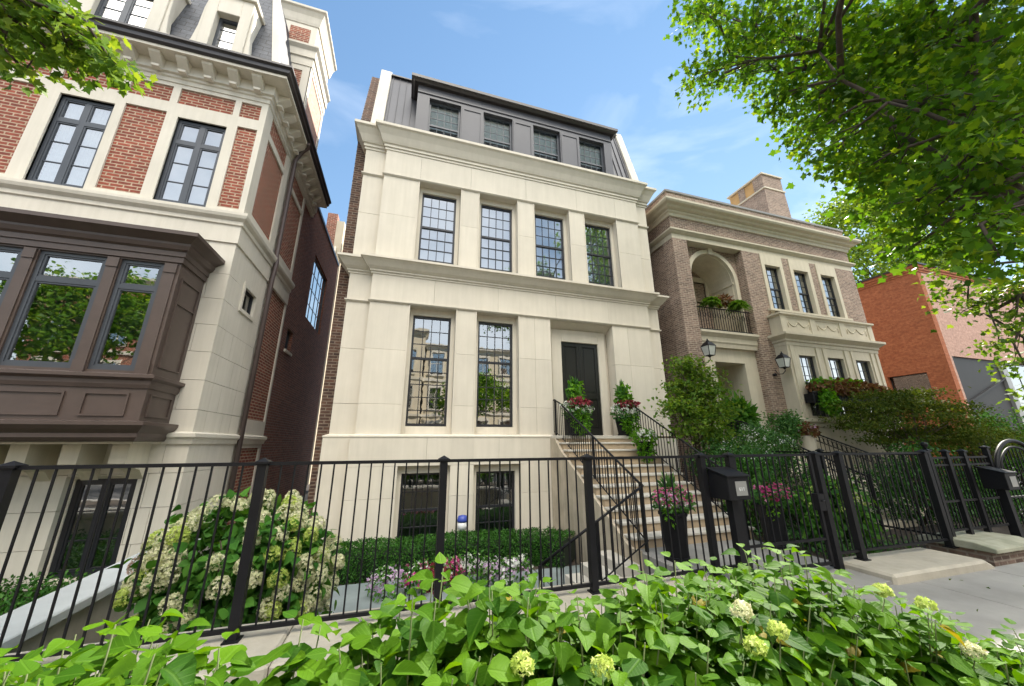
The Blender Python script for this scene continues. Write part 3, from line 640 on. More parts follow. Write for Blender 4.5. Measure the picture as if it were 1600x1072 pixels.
# bands and cornice
LP = [(-12, YC), (XC, YC), (XC, 11.55)]
MB().sweep(LP, [(-.2, 5.75), (.03, 5.75), (.03, 6.14), (.06, 6.16), (.06, 6.24), (.12, 6.30), (.14, 6.36), (.14, 6.42), (.03, 6.46), (-.2, 6.46)]).build('belt_course', MT['white_stone'], B)
MB().sweep([(-12, YC), (XC, YC), (XC, 11.6)], [(-.2, 1.72), (.04, 1.72), (.06, 1.80), (.10, 1.84), (.10, 1.90), (0, 1.93), (-.2, 1.93)]).build('water_table', MT['white_stone'], B)
LP2 = [(-12, YC), (XC, YC), (XC, 12.6)]
MB().sweep(LP2, [(-.2, 9.5), (.02, 9.5), (.02, 9.60), (.05, 9.62), (.05, 9.68), (.10, 9.70), (.10, 9.96), (.40, 9.96), (.40, 10.03), (-.2, 10.03)]).build('cornice', MT['white_stone'], B)
MB().sweep(LP2, [(-.2, 10.03), (.42, 10.03), (.46, 10.07), (.47, 10.15), (.52, 10.19), (.52, 10.24), (.3, 10.26), (-.2, 10.26)]).build('gutter', MT['gutter'], B)
def bracket(fr, u):
    m = MB()
    m.extr([fr(u-.1, .09, 9.72), fr(u-.1, .32, 9.90), fr(u-.1, .34, 9.955), fr(u-.1, .09, 9.955)], Vector(fr(u+.1, 0, 0)) - Vector(fr(u-.1, 0, 0)))
    m.fb(fr, u-.07, u+.07, .09, .2, 9.66, 9.72); m.build('bracket', MT['white_stone'], B)
for i in range(17): bracket(fs, XC-.22-.48*i)
for i in range(9): bracket(fe, YC+.22+.48*i)
# basement windows
for a, b, c, d in base_op:
    window(B, fs, a+.05, b-.05, c+.06, d-.04, -.14, 2, 1, 3, 1.0, fm='blackframe', gm='glass', bm='green_room', kind='casement', fw=.07)
    surround(B, fs, a, b, c, d, -.34, -.12, .05, .04, 'white_stone', wb=.06)
# mansard
ma = MB()
b0 = [(-12, YC-.1, 10.22), (XC+.05, YC-.1, 10.22), (XC+.05, 12.8, 10.22), (-12, 12.8, 10.22)]
b1 = [(-12, YC+.75, 14.4), (XC-.8, YC+.75, 14.4), (XC-.8, 12.8, 14.4), (-12, 12.8, 14.4)]
n_ = len(ma.v); ma.v += b0 + b1
for q in ((0, 1, 5, 4), (1, 2, 6, 5), (2, 3, 7, 6), (3, 0, 4, 7), (4, 5, 6, 7)): ma.f.append(q); ma.sm.append(False)
ma.build('mansard_roof', MT['slate'], B)
MB().bar((XC+.06, YC-.10, 10.24), (XC-.8, YC+.74, 14.4), .16, .10).build('roof_hip', MT['white_stone'], B)
def dormer(x0, x1, wa, wb, kind):
    m = MB(); yd = YC-.16
    m.box(x0, wa, yd, YC+.5, 10.26, 12.3); m.box(wb, x1, yd, YC+.5, 10.26, 12.3); m.box(wa, wb, yd, YC+.5, 11.75, 12.3); m.box(wa, wb, yd+.0, YC+.3, 10.26, 10.42)
    m.box(x0-.06, x1+.06, yd-.06, YC+.6, 12.3, 12.42)
    for xa, s_ in ((x0, -1), (x1, 1)):   # curved wings
        pts = [(xa, 10.26), (xa+s_*.30, 10.26), (xa+s_*.22, 10.45), (xa+s_*.12, 10.75), (xa+s_*.07, 11.2), (xa+s_*.05, 11.8), (xa, 12.2)]
        m.extr([(x, yd+.03, z) for x, z in (pts if s_ > 0 else pts[::-1])], (0, .14, 0))
    m.extr([(x0-.06, yd-.06, 12.42), ((x0+x1)/2, yd-.06, 12.95), (x1+.06, yd-.06, 12.42)], (0, 1.3, 0))
    o = m.build('dormer', MT['white_stone'], B, .01)
    n = 2 if kind == 2 else 1
    if n == 2: window(o, S(yd), wa, wb, 10.42, 11.75, -.10, 2, 1, 4, 1.0, fm='greyframe', gm='glass_up', bm='shade', kind='casement', fw=.05)
    else: window(o, S(yd), wa, wb, 10.42, 11.75, -.16, 1, 1, 4, .5, fm='greyframe', gm='glass_up', bm='shade', kind='grid', fw=.06)
dormer(-7.42, -5.92, -7.12, -6.18, 2); dormer(-5.22, -4.30, -5.0, -4.53, 1); dormer(-10.2, -8.6, -9.9, -8.9, 2)
# chimney
CX0, CX1, CY0, CY1 = -4.62, XC+.0, 9.95, 11.75
ch = wall(S(CY0), CX0, CX1, 9.9, 13.2, .03, [(CX0+.16, CX1-.22, 10.5, 13.0)]); ch.box(CX0, CX1-.03, CY0+.05, CY1, 9.9, 13.2)
cho = ch.build('chimney', MT['white_stone'], B)
MB().box(CX0+.02, CX1-.045, CY0+.02, CY1-.02, 9.9, 13.1).build('brick_panel', MT['redbrick'], cho)
sp2 = wall(E(CX1+.02), CY0, CY1, 9.9, 13.2, .04, [(CY0+.16, CY1-.16, 9.95, 13.05)]); sp2.build('stone_frame', MT['white_stone'], cho)
MB().box(CX0+.1, CX1+.0, CY0+.04, CY1-.04, 9.9, 13.15).build('brick_panel', MT['pinkbrick'], cho)
cp = [(CX0, CY1), (CX0, CY0), (CX1+.02, CY0), (CX1+.02, CY1), (CX0-.001, CY1)]
MB().sweep(cp[:4], [(-.2, 13.2), (.02, 13.2), (.02, 13.5), (.06, 13.52), (.06, 13.8), (.14, 13.9), (.14, 13.97), (0, 14.0), (-.2, 14.0)]).build('chimney_band', MT['white_stone'], cho)
MB().box(CX0+.03, CX1-.03, CY0+.03, CY1-.03, 13.9, 15.2).build('chimney_stack', MT['white_stone'], cho)
MB().box(CX0+.22, CX1-.22, CY0+.012, CY0+.05, 14.15, 14.75).build('brick_panel', MT['redbrick'], cho)
MB().sweep(cp[:4], [(-.2, 14.95), (-.01, 14.95), (.02, 15.05), (.06, 15.25), (.13, 15.4), (.18, 15.44), (.18, 15.52), (-.2, 15.55)]).build('chimney_cap', MT['white_stone'], cho)
# downspout
MB().tube([(XC+.42, 9.6, 10.0), (XC+.40, 9.75, 9.98), (XC+.22, 9.85, 9.85), (XC+.10, 9.86, 9.55), (XC+.10, 9.86, 6.5), (XC+.13, 9.86, 6.3), (XC+.10, 9.86, 5.7), (XC+.10, 9.86, -.35)], .055, 10).build('downspout', MT['downpipe'], B)
# brown bay
YB = 7.2; XB = -3.98
bw = [(-5.88, -5.0, 2.86, 4.79), (-4.82, -4.22, 2.86, 4.79), (-6.95, -6.07, 2.86, 4.79), (-9, -7.2, 2.86, 4.79)]
m = wall(S(YB), -9.2, XB, 1.8, 5.0, .10, bw)
for a, b in ((-4.99, -4.83), (-4.20, -4.02), (-6.05, -5.90)):
    m.fb(S(YB), a+.01, b-.01, 0, .02, 2.86, 4.62); m.fb(S(YB), a, b, 0, .035, 4.62, 4.79); m.fb(S(YB), a, b, 0, .035, 2.80, 3.0)
for a, b in ((-4.74, -4.18), (-5.85, -4.97), (-6.95, -6.07)):
    for (p, q, r, s_) in ((a, b, 2.14, 2.165), (a, b, 2.475, 2.5), (a, a+.025, 2.165, 2.475), (b-.025, b, 2.165, 2.475)): m.fb(S(YB), p, q, 0, .022, r, s_)
m.box(-9.2, XB, YB+.5, YC, 1.8, 5.0); m.box(XB-.1, XB, YB+.10, YB+.5, 1.8, 5.0); m.box(-9.2, XB-.1, YB+.1, YB+.5, 1.8, 2.8)
for (p, q, r, s_) in ((.1, .7, 2.14, 2.165), (.1, .7, 2.475, 2.5), (.1, .7, 2.95, 2.975), (.1, .7, 4.55, 4.575), (.1, .125, 2.165, 2.475), (.675, .7, 2.165, 2.475), (.1, .125, 2.975, 4.55), (.675, .7, 2.975, 4.55), (.125, .675, 4.1, 4.125)):
    m.fb(E(XB), YB+p, YB+q, 0, .022, r, s_)
bay = m.build('bay', MT['brown'], B)
bp = [(-9.3, YB), (XB, YB), (XB, YC)]
MB().sweep(bp, [(-.1, 4.82), (.03, 4.82), (.03, 4.92), (.05, 4.93), (.05, 5.02), (.09, 5.05), (.12, 5.12), (.12, 5.16), (.20, 5.22), (.26, 5.26), (.26, 5.33), (.0, 5.40), (-.1, 5.40)]).build('bay_cornice', MT['brown'], bay)
MB().box(-9.2, XB, YB+.0, YC, 5.34, 5.41).build('bay_roof', MT['gutter'], bay)
MB().sweep(bp, [(-.1, 2.58), (.02, 2.58), (.04, 2.64), (.04, 2.70), (.10, 2.74), (.10, 2.79), (0, 2.82), (-.1, 2.82)]).build('bay_sill', MT['brown'], bay)
MB().sweep(bp, [(-.1, 1.76), (.02, 1.76), (.06, 1.82), (.06, 1.88), (.11, 1.94), (.15, 2.0), (.15, 2.05), (0, 2.07), (-.1, 2.07)]).build('bay_base_mould', MT['brown'], bay)
for i, (a, b, c, d) in enumerate(bw[:3]): window(bay, S(YB), a+.0, b-.0, c, d, -.03, 1, 1, 1, .745, fm='greyframe', gm='glass', bm='green_room', kind='transom', fw=.055)
for i in range(8):
    m = MB(); x = -4.25-.6*i; m.extr([(x-.11, YC-.005, 1.15), (x-.11, YC-.16, 1.3), (x-.11, YC-.55, 1.42), (x-.11, YC-.55, 1.72), (x-.11, YC-.005, 1.72)], (.22, 0, 0)); m.build('bay_bracket', MT['h3stone'], B)
MB().box(-9.2, XB-.02, YB+.05, YC-.01, 1.722, 1.755).build('bay_soffit', MT['h3stone'], B)
# ================================================================ mauve brick house
G = thing('mauve_brick_house', 'mauve brick and cream stone house with an arched balcony and stone bay', 'house')
f3 = S(9.0)
X0, XE = 8.66, 17.9
wall(f3, X0, 9.28, -.6, 8.72, .5, ()).build('brick_pier', MT['greybrick'], G)
wall(f3, 11.80, 12.50, -.6, 8.72, .5, ()).build('brick_pier', MT['greybrick'], G)
# recess between piers: arched wall at Y=9.3
AC, AR, AZ, YA = 10.55, 1.0, 7.52, 9.32
m = MB(); NA = 24
pts = [(AC + AR*math.cos(math.pi*i/NA), AZ + AR*math.sin(math.pi*i/NA)) for i in range(NA+1)]   # right to left
for i in range(NA):
    (xa, za), (xb, zb) = pts[i], pts[i+1]; m.extr([(xa, YA, za), (xa, YA, 8.8), (xb, YA, 8.8), (xb, YA, zb)], (0, .25, 0))
m.box(9.28, AC-AR, YA, YA+.25, 5.3, 8.8); m.box(AC+AR, 11.8, YA, YA+.25, 5.3, 8.8)
m.build('arch_wall', MT['greybrick'], G)
m = MB(); ri, ro = AR-.005, AR+.15
for i in range(NA):
    a0, a1 = math.pi*i/NA, math.pi*(i+1)/NA
    q = [(AC+r*math.cos(a), YA-.05, AZ+r*math.sin(a)) for r, a in ((ri, a0), (ro, a0), (ro, a1), (ri, a1))]; m.extr(q, (0, .12, 0))
    q = [(AC+r*math.cos(a), YA+.071, AZ+r*math.sin(a)) for r, a in ((AR-.03, a0), (AR-.001, a0), (AR-.001, a1), (AR-.03, a1))]; m.extr(q, (0, 1.1, 0))
m.box(AC+ri, AC+ro, YA-.05, YA+.07, 5.4, AZ); m.box(AC-ro, AC-ri, YA-.05, YA+.07, 5.4, AZ)
m.box(AC+AR-.03, AC+AR-.001, YA+.071, YA+1.17, 5.4, AZ); m.box(AC-AR+.001, AC-AR+.03, YA+.071, YA+1.17, 5.4, AZ)
m.box(AC-.1, AC+.1, YA-.10, YA+.05, AZ+AR-.05, 8.72); m.box(AC+AR-.07, AC+AR-.0301, YA+.0, YA+1.16, AZ-.1, AZ-.02)
m.build('arch_surround', MT['h3stone'], G)
MB().box(9.3, 11.8, YA+1.17, YA+1.4, 5.0, 8.8).build('balcony_back_wall', MT['greybrick'], G)
wn = window(G, S(YA+1.17), 10.78, 11.37, 7.05, 7.95, .0, 3, 1, 4, .5, bm='shade', gm='glass_clear', kind='grid')
m = MB(); m.fb(S(YA+1.17), 10.60, 10.78, 0, .06, 6.9, 8.15); m.fb(S(YA+1.17), 11.37, 11.51, 0, .06, 6.9, 8.15); m.fb(S(YA+1.17), 10.78, 11.37, 0, .06, 7.95, 8.15); m.build('surround', MT['h3stone'], wn)
MB().sweep([(9.28, 9.12), (11.8, 9.12)], [(-1.4, 4.82), (.0, 4.82), (.02, 4.95), (.05, 5.0), (.05, 5.16), (.10, 5.22), (.16, 5.28), (.16, 5.36), (-1.4, 5.40)]).build('balcony_slab', MT['h3stone'], G)
m = MB()
for i in range(22): x = 9.42+i*.108; m.box(x-.008, x+.008, 9.13, 9.146, 5.42, 6.22)
m.bar((9.35, 9.14, 6.24), (11.76, 9.14, 6.24), .04, .03); m.bar((9.35, 9.14, 5.45), (11.76, 9.14, 5.45), .03, .03)
for i in range(11):
    x = 9.5+i*.216; m.tube([(x+.06*math.cos(t), 9.138, 5.98+.09*math.sin(t)) for t in np.linspace(0, 2*math.pi, 12)], .007, 5)
m.build('balcony_railing', MT['iron'], G)
# entrance below
wall(S(9.25), 9.28, 11.8, -.6, 4.82, .3, [(9.95, 11.25, -.6, 4.35)]).build('entrance_wall', MT['h3stone'], G)
m = MB(); m.box(9.94, 9.98, 9.55, 11, 0, 4.5); m.box(11.25, 11.3, 9.55, 11, 0, 4.5); m.box(9.9, 11.3, 9.55, 11, 4.38, 4.42); m.build('porch_reveal', MT['h3stone'], G)
m = MB(); m.box(9.95, 11.3, 10.98, 11.02, 1.5, 4.5); m.box(10.08, 10.58, 10.95, 10.98, 1.7, 4.3); m.box(10.66, 11.2, 10.95, 10.98, 1.7, 4.3); m.build('entrance_door', MT['h3stone'], G)
# bay side: upper windows
u3 = [(12.82, 13.60), (14.30, 15.10), (15.80, 16.60)]
wall(f3, 12.50, XE, 6.1, 8.72, .35, [(a-.16, b+.16, 6.1, 8.72) for a, b in u3]).build('front_wall', MT['greybrick'], G)
m = MB()
for a, b in u3:
    m.fb(f3, a-.16, a, -.3, .03, 6.3, 8.72); m.fb(f3, b, b+.16, -.3, .03, 6.3, 8.72); m.fb(f3, a, b, -.3, .03, 8.27, 8.72); m.fb(f3, a-.16, b+.16, -.3, .0, 6.1, 6.3)
m.fb(f3, 12.55, 16.9, -.1, .10, 6.36, 6.44)
m.build('window_surround', MT['h3stone'], G)
for i, (a, b) in enumerate(u3): window(G, f3, a, b, 6.44, 8.27, -.12, 3, 3, 3, .5, gm='glass_up', bm='curtain', fw=.05)
MB().box(X0+.05, 9.28, 9.5, 20, -.6, 10.6).box(11.8, XE, 9.5, 20, -.6, 10.6).box(9.28, 11.8, 11.05, 20, -.6, 4.95).box(9.28, 11.8, 10.73, 20, 4.95, 10.6).box(9.28, 11.8, 9.58, 10.73, 8.8, 10.6).box(12.5, XE, 9.36, 9.5, -.6, 10).build('core', MT['greybrick'], G)
# entablature
P3 = [(X0, 11.5), (X0, 9.0), (XE, 9.0), (XE, 11.5)]
MB().sweep(P3, [(-.5, 8.72), (.0, 8.72), (.0, 8.90), (.05, 8.93), (.12, 9.0), (.12, 9.05), (0, 9.08), (-.5, 9.08)]).build('architrave', MT['h3stone'], G)
MB().sweep(P3, [(-.5, 9.08), (-.01, 9.08), (-.01, 9.62), (-.5, 9.62)]).build('brick_frieze', MT['greybrick'], G)
MB().sweep(P3, [(-.5, 9.60), (.03, 9.60), (.05, 9.70), (.10, 9.74), (.10, 9.80), (.20, 9.84), (.25, 9.90), (.36, 9.94), (.40, 10.0), (.40, 10.07), (0, 10.14), (-.5, 10.14)]).build('cornice', MT['h3stone'], G)
MB().sweep(P3, [(-.35, 10.1), (.02, 10.1), (.02, 10.62), (-.35, 10.62)]).build('parapet', MT['greybrick'], G)
MB().sweep(P3, [(-.40, 10.62), (.06, 10.62), (.06, 10.70), (-.40, 10.72)]).build('parapet_coping', MT['roofgrey'], G)
each([(9.5, 10.5, 10.2, 11.0, 10.4, 11.15), (13.0, 13.9, 10.2, 11, 10.4, 11.1), (17.05, 17.8, 10.2, 11, 10.4, 11.25)], 'roof_unit', MT['roofgrey'], G)
cx0, cx1 = 16.45, 17.8
m = MB(); n_ = 0
b0 = [(cx0-.15, 10.68, 10.4), (cx1+.1, 10.68, 10.4), (cx1+.1, 13.2, 10.4), (cx0-.15, 13.2, 10.4)]
b1 = [(cx0, 10.72, 14.0), (cx1, 10.72, 14.0), (cx1, 12.7, 14.0), (cx0, 12.7, 14.0)]
m.v += b0+b1
for q in ((0, 1, 5, 4), (1, 2, 6, 5), (2, 3, 7, 6), (3, 0, 4, 7), (4, 5, 6, 7)): m.f.append(q); m.sm.append(False)
m.box(cx0+.02, cx1-.02, 10.74, 11.25, 14.0, 14.8); m.box(cx0+.02, cx1-.02, 11.75, 12.1, 14, 14.8)
c_ = m.build('chimney', MT['greybrick'], G)
MB().sweep([(cx0, 12.9), (cx0, 10.72), (cx1, 10.72), (cx1, 12.9)], [(-.2, 13.95), (.04, 13.95), (.04, 14.03), (-.2, 14.03)]).build('chimney_band', MT['h3stone'], c_)
each([(cx0+.06, cx1-.06, 11.25, 11.75, 14.0, 14.75), (cx0+.06, cx1-.06, 12.1, 12.65, 14.0, 14.75)], 'chimney_panel', MT['mortar_tan'], c_)
MB().box(cx0-.03, cx1+.03, 10.68, 12.75, 14.8, 14.88).build('chimney_cap', MT['h3stone'], c_)
# projecting stone bay (ground floor) with carved parapet
YP, BX0, BX1 = 8.58, 12.46, 17.15
fb_ = S(YP)
lw = [(12.95, 13.72), (14.35, 15.15), (15.80, 16.58)]
wall(fb_, BX0, BX1, -.6, 4.95, .3, [(a, b, 2.55, 4.62) for a, b in lw], [12.8, 14.03, 15.47, 16.75], [2.3]).build('bay_wall', MT['h3stone'], G)
m = MB(); m.box(BX0, BX0+.3, YP+.3, 9.0, -.6, 4.95); m.box(BX1-.3, BX1, YP+.3, 9.0, -.6, 4.95)
for xx in (12.62, 13.86, 14.2, 15.3, 15.64, 16.72, 17.0): m.fb(fb_, xx-.06, xx+.06, 0, .035, 2.5, 4.93)
m.build('bay_pilaster', MT['h3stone'], G)
PB = [(BX0, 9.0), (BX0, YP), (BX1, YP), (BX1, 9.0)]
MB().sweep(PB, [(-.3, 4.95), (.02, 4.95), (.02, 5.06), (.06, 5.09), (.06, 5.16), (.14, 5.22), (.22, 5.28), (.22, 5.36), (.02, 5.40), (-.3, 5.40)]).build('bay_cornice', MT['h3stone'], G)
m = MB(); m.sweep(PB, [(-.12, 5.40), (.0, 5.40), (.0, 6.04), (-.12, 6.04)])
for xx in (12.55, 13.98, 15.5, 17.05): m.fb(fb_, xx-.13, xx+.13, 0, .03, 5.40, 6.04)
m.fb(fb_, 12.6, 17.0, 0, .02, 5.40, 5.48); m.fb(fb_, 12.6, 17.0, 0, .02, 5.97, 6.04)
pp = m.build('bay_parapet', MT['h3stone'], G)
m = MB()
for c in (13.27, 14.74, 16.27):
    for s_ in (-1, 1):
        m.tube([(c+s_*.52*q, YP-.008, 5.84-.17*math.sin(math.pi*q)) for q in np.linspace(0, 1, 12)], [.008+.012*math.sin(math.pi*q) for q in np.linspace(0, 1, 12)], 6)
        m.tube([(c+s_*.52, YP-.008, 5.84), (c+s_*.53, YP-.01, 5.70), (c+s_*.51, YP-.008, 5.60)], [.012, .018, .006], 6)
    m.lathe([(0, 0), (.03, .0), (.045, .02), (.03, .04), (0, .05)], (c, YP-.005, 5.80), 10)
m.build('carved_relief', MT['h3stone'], pp)
MB().sweep(PB, [(-.2, 6.04), (.05, 6.04), (.09, 6.07), (.09, 6.13), (-.2, 6.15)]).build('parapet_cap', MT['h3stone'], pp)
MB().sweep(PB, [(-.1, 2.20), (.05, 2.20), (.05, 2.3), (.12, 2.36), (.12, 2.44), (0, 2.47), (-.1, 2.47)]).build('bay_plinth', MT['h3stone'], G)
for i, (a, b) in enumerate(lw): window(G, fb_, a, b, 2.55, 4.62, -.10, 3, 3, 3, .5, gm='glass_up', bm='curtain', fw=.05)
# its own steps
T = thing('neighbour_steps', 'stone steps rising between black scrolled railings to the mauve brick entrance', 'steps')
m = MB(); m.box(9.75, 12.0, 8.3, 9.24, -.6, 1.55)
for i in range(9): m.box(9.75, 12.0, 8.3-.3*(i+1), 8.3-.3*i+.01, -.6, 1.55-.165*(i+1))
m.build('tread', MT['h3stone'], T, .01)
# ================================================================ orange building
O = thing('orange_brick_building', 'plain orange brick building with a rose front and big dark garage panel', 'building')
OX, OY, OZ = 22.5, 9.0, 9.7
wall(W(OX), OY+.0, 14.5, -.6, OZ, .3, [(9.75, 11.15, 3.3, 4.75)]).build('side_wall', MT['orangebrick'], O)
wall(S(OY), OX+.30, 44, -.6, OZ, .3, [(22.95, 32, -.6, 5.35)]).build('front_wall', MT['pinkbrick'], O)
MB().box(OX+.3, 44, OY+.3, 14.5, 9.0, 9.5).build('roof', MT['roofgrey'], O)
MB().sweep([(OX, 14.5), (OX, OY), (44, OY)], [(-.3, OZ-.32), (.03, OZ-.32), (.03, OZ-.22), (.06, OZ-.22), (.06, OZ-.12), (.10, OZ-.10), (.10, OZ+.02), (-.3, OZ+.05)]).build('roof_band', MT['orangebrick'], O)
MB().sweep([(OX, 14.5), (OX, OY), (44, OY)], [(-.32, OZ+.052), (.14, OZ+.03), (.14, OZ+.1), (-.32, OZ+.12)]).build('roof_coping', MT['gutter'], O)
m = MB(); m.box(22.95, 26.5, OY+.08, OY+.2, -.6, 5.35); m.box(22.95, 23.05, OY+.0, OY+.08, -.6, 5.35); m.bar((23.05, OY+.05, 3.3), (26.5, OY+.05, 4.5), .12, .06)
m.build('garage_panel', MT['cladding'], O)
MB().box(26.5, 26.9, OY-.03, OY+.2, -.6, 5.35).build('steel_post', MT['plaque'], O)
window(O, S(OY), 26.9, 31.9, -.3, 5.3, -.1, 4, 1, 3, .5, kind='grid', bm='green_room', gm='glass')
window(O, W(OX), 9.75, 11.15, 3.3, 4.75, -.18, 1, 1, 1, .5, kind='grid', bm='dark', gm='glass_clear', fw=.04)
# ================================================================ houses across the street (seen mirrored in the windows)
def across(x0, x1, yf, h, wm, label, floors, nwin, tm):
    t = thing('facing_house', label, 'house'); fr = lambda u, o, z: (u, yf+o, z)
    ops = []
    for f in range(floors):
        for i in range(nwin):
            cx = x0 + (x1-x0)*(i+.5)/nwin; zb = 1.6+f*3.4; ops.append((cx-.55, cx+.55, zb, zb+2.1))
    wall(fr, x0, x1, -.6, h, .3, ops).build('wall', MT[wm], t)
    MB().box(x0, x1, yf-10, yf-.3, -.6, h-.1).build('core', MT['dark'], t)
    pth = [(x1, yf-2), (x1, yf), (x0, yf), (x0, yf-2)]
    MB().sweep(pth, [(-.3, h-.6), (.05, h-.6), (.1, h-.4), (.35, h-.2), (.35, h), (-.3, h)]).build('cornice', MT[tm], t)
    for f in range(1, floors): MB().sweep(pth, [(-.1, f*3.4+.9), (.1, f*3.4+.9), (.1, f*3.4+1.15), (-.1, f*3.4+1.15)]).build('belt_course', MT[tm], t)
    m = MB()
    for a, b, c, d in ops:
        m.fb(fr, a-.15, a, -.1, .06, c-.15, d+.25); m.fb(fr, b, b+.15, -.1, .06, c-.15, d+.25); m.fb(fr, a, b, -.1, .06, d, d+.25)
        m.fb(fr, a-.25, b+.25, -.1, .12, c-.15, c)
    m.build('window_surround', MT[tm], t)
    for a, b, c, d in ops:
        mm = MB(); mm.fb(fr, a, b, -.14, -.1, c, c+.06); mm.fb(fr, a, b, -.14, -.1, d-.06, d); mm.fb(fr, a, b, -.14, -.1, (c+d)/2-.03, (c+d)/2+.03); mm.fb(fr, (a+b)/2-.02, (a+b)/2+.02, -.14, -.1, c, d)
        wo = mm.build('window', MT['white_stone'], t); MB().fb(fr, a, b, -.16, -.145, c, d).build('pane', MT['glass_up'], wo)
    return t
across(-9.5, 1.4, -16, 12.6, 'street_cream', 'cream stone house across the street, mirrored in the tall left window of the limestone house', 3, 4, 'h3stone')
across(1.6, 11, -16.5, 11.4, 'street_cream', 'tan stone house across the street, mirrored in the tall right window of the limestone house', 3, 4, 'white_stone')
across(-24, -9.7, -16, 13.2, 'redbrick', 'red brick house across the street, mirrored in the brown bay window', 3, 5, 'white_stone')
across(11.2, 30, -16, 11.0, 'redbrick', 'long red brick building across the street, mirrored in the windows of the mauve brick house', 3, 7, 'h3stone')
# ================================================================ fence, gates, mailboxes
def fpost(parent, x, y, z0, z1, w=.075, mt='iron'):
    m = MB(); m.box(x-w/2, x+w/2, y-w/2, y+w/2, z0, z1-.03); m.box(x-w*.75, x+w*.75, y-w*.75, y+w*.75, z1-.03, z1-.01)
    e = w*.75; n = len(m.v); m.v += [(x-e, y-e, z1-.01), (x+e, y-e, z1-.01), (x+e, y+e, z1-.01), (x-e, y+e, z1-.01), (x, y, z1+.025)]
    for q in ((0, 1, 4), (1, 2, 4), (2, 3, 4), (3, 0, 4)): m.f.append(tuple(n+i for i in q)); m.sm.append(False)
    m.box(x-w*.8, x+w*.8, y-w*.8, y+w*.8, z0, z0+.012)
    return m.build('post', MT[mt], parent)
def fpanel(parent, p, q, zb, zt, n, b=.014, rail=.034, mid=()):
    """vertical bars between two rails from plan point p to q"""
    p = Vector((p[0], p[1], 0)); q = Vector((q[0], q[1], 0))
    for z in (zb, zt) + tuple(mid): MB().bar(p+Vector((0, 0, z)), q+Vector((0, 0, z)), rail, rail*.9).build('rail', MT['iron'], parent)
    m = MB()
    for i in range(1, n):
        c = p.lerp(q, i/n); m.bar((c.x, c.y, zb), (c.x, c.y, zt), b, b, (0, 1, 0))
    m.build('pickets', MT['iron'], parent)
T = thing('iron_fence', 'long black iron fence on the tan coping, left of the gate', 'fence')
px = [-4.6, -2.93, -1.20, .455, 2.137, 3.80]
px = [-6.3] + px
for x in px: fpost(T, x, 4.0, .15, 1.56)
for a, b in zip(px[:-1], px[1:]): fpanel(T, (a+.04, 4.0), (b-.04, 4.0), .225, 1.53, 14)
fpost(T, 4.27, 4.0, .0, 1.56); fpanel(T, (3.84, 4.0), (4.23, 4.0), .225, 1.53, 4)
T = thing('iron_gate', 'black iron garden gate between the mailbox post and the double right posts', 'gate')
m = MB()
for x in (4.34, 5.76): m.box(x-.022, x+.022, 3.98, 4.02, .08, 1.54)
m.bar((4.34, 4, 1.53), (5.76, 4, 1.53), .034); m.bar((4.34, 4, .12), (5.76, 4, .12), .034); m.bar((4.34, 4, .42), (5.76, 4, .42), .03)
m.build('gate_frame', MT['iron'], T)
m = MB()
for i in range(1, 12): x = 4.34+1.42*i/12; m.box(x-.007, x+.007, 3.993, 4.007, .12, 1.53)
m.build('pickets', MT['iron'], T)
MB().box(5.70, 5.82, 3.95, 4.05, .78, 1.0).tube([(5.74, 3.94, .92), (5.74, 3.90, .92), (5.66, 3.89, .92)], .009, 8).build('latch', MT['iron'], T)
T = thing('iron_fence', 'black iron fence panel on the short stone block, right of the gate', 'fence')
for x in (5.88, 6.37, 8.40): fpost(T, x, 4.0, .0 if x < 6 else .11, 1.56, .085)
fpanel(T, (5.93, 4), (6.33, 4), .225, 1.53, 4); fpanel(T, (6.41, 4), (8.36, 4), .225, 1.53, 17)
T = thing('iron_fence', 'black iron side fence running back from the corner post beside the stone block', 'fence')
for y in (5.6, 7.2): fpost(T, 8.42, y, .0, 1.56)
for a, b in ((4.05, 5.56), (5.64, 7.16), (7.24, 8.5)): fpanel(T, (8.42, a), (8.42, b), .26, 1.50, 13)
def mailbox(x, y, label, zt=1.33, w=.34, num=True):
    t = thing('mailbox', label, 'mailbox')
    d = .30; h = .30
    MB().box(x-.045, x+.045, y+.02, y+.11, -.03, 1.05).build('post', MT['iron'], t)
    yb = y+.22; yf = y-.08
    b = MB().extr([(x-w/2, yf, zt-h), (x-w/2, yb, zt-h), (x-w/2, yb, zt+.04), (x-w/2, yf, zt-.03)], (w, 0, 0)).build('mailbox_body', MT['iron'], t, .008)
    MB().extr([(x-w/2-.015, yf-.02, zt-.034), (x-w/2-.015, yb+.01, zt+.052), (x-w/2-.015, yb+.01, zt+.068), (x-w/2-.015, yf-.02, zt-.018)], (w+.03, 0, 0)).build('lid', MT['iron'], t, .003)
    MB().box(x-.06, x+.115, yf-.006, yf-.001, zt-.25, zt-.085).build('number_plate', MT['plaque'], b)
    if num:
        cu = bpy.data.curves.new('house_number', 'FONT'); cu.body = '611'; cu.size = .062; cu.extrude = .0012; cu.align_x = 'CENTER'
        to = bpy.data.objects.new('tmp', cu); COL.objects.link(to); bpy.context.view_layer.update()
        me = bpy.data.meshes.new_from_object(to.evaluated_get(bpy.context.evaluated_depsgraph_get())); bpy.data.objects.remove(to)
        me.transform(Matrix.Translation((x+.03, yf-.008, zt-.195)) @ Matrix.Rotation(math.pi/2, 4, 'X')); me.materials.clear(); me.materials.append(MT['white'])
        no = bpy.data.objects.new('house_number', me); COL.objects.link(no); no.parent = b
    return t
mailbox(4.02, 3.76, 'black slant-top mailbox numbered 611 on a post by the gate')
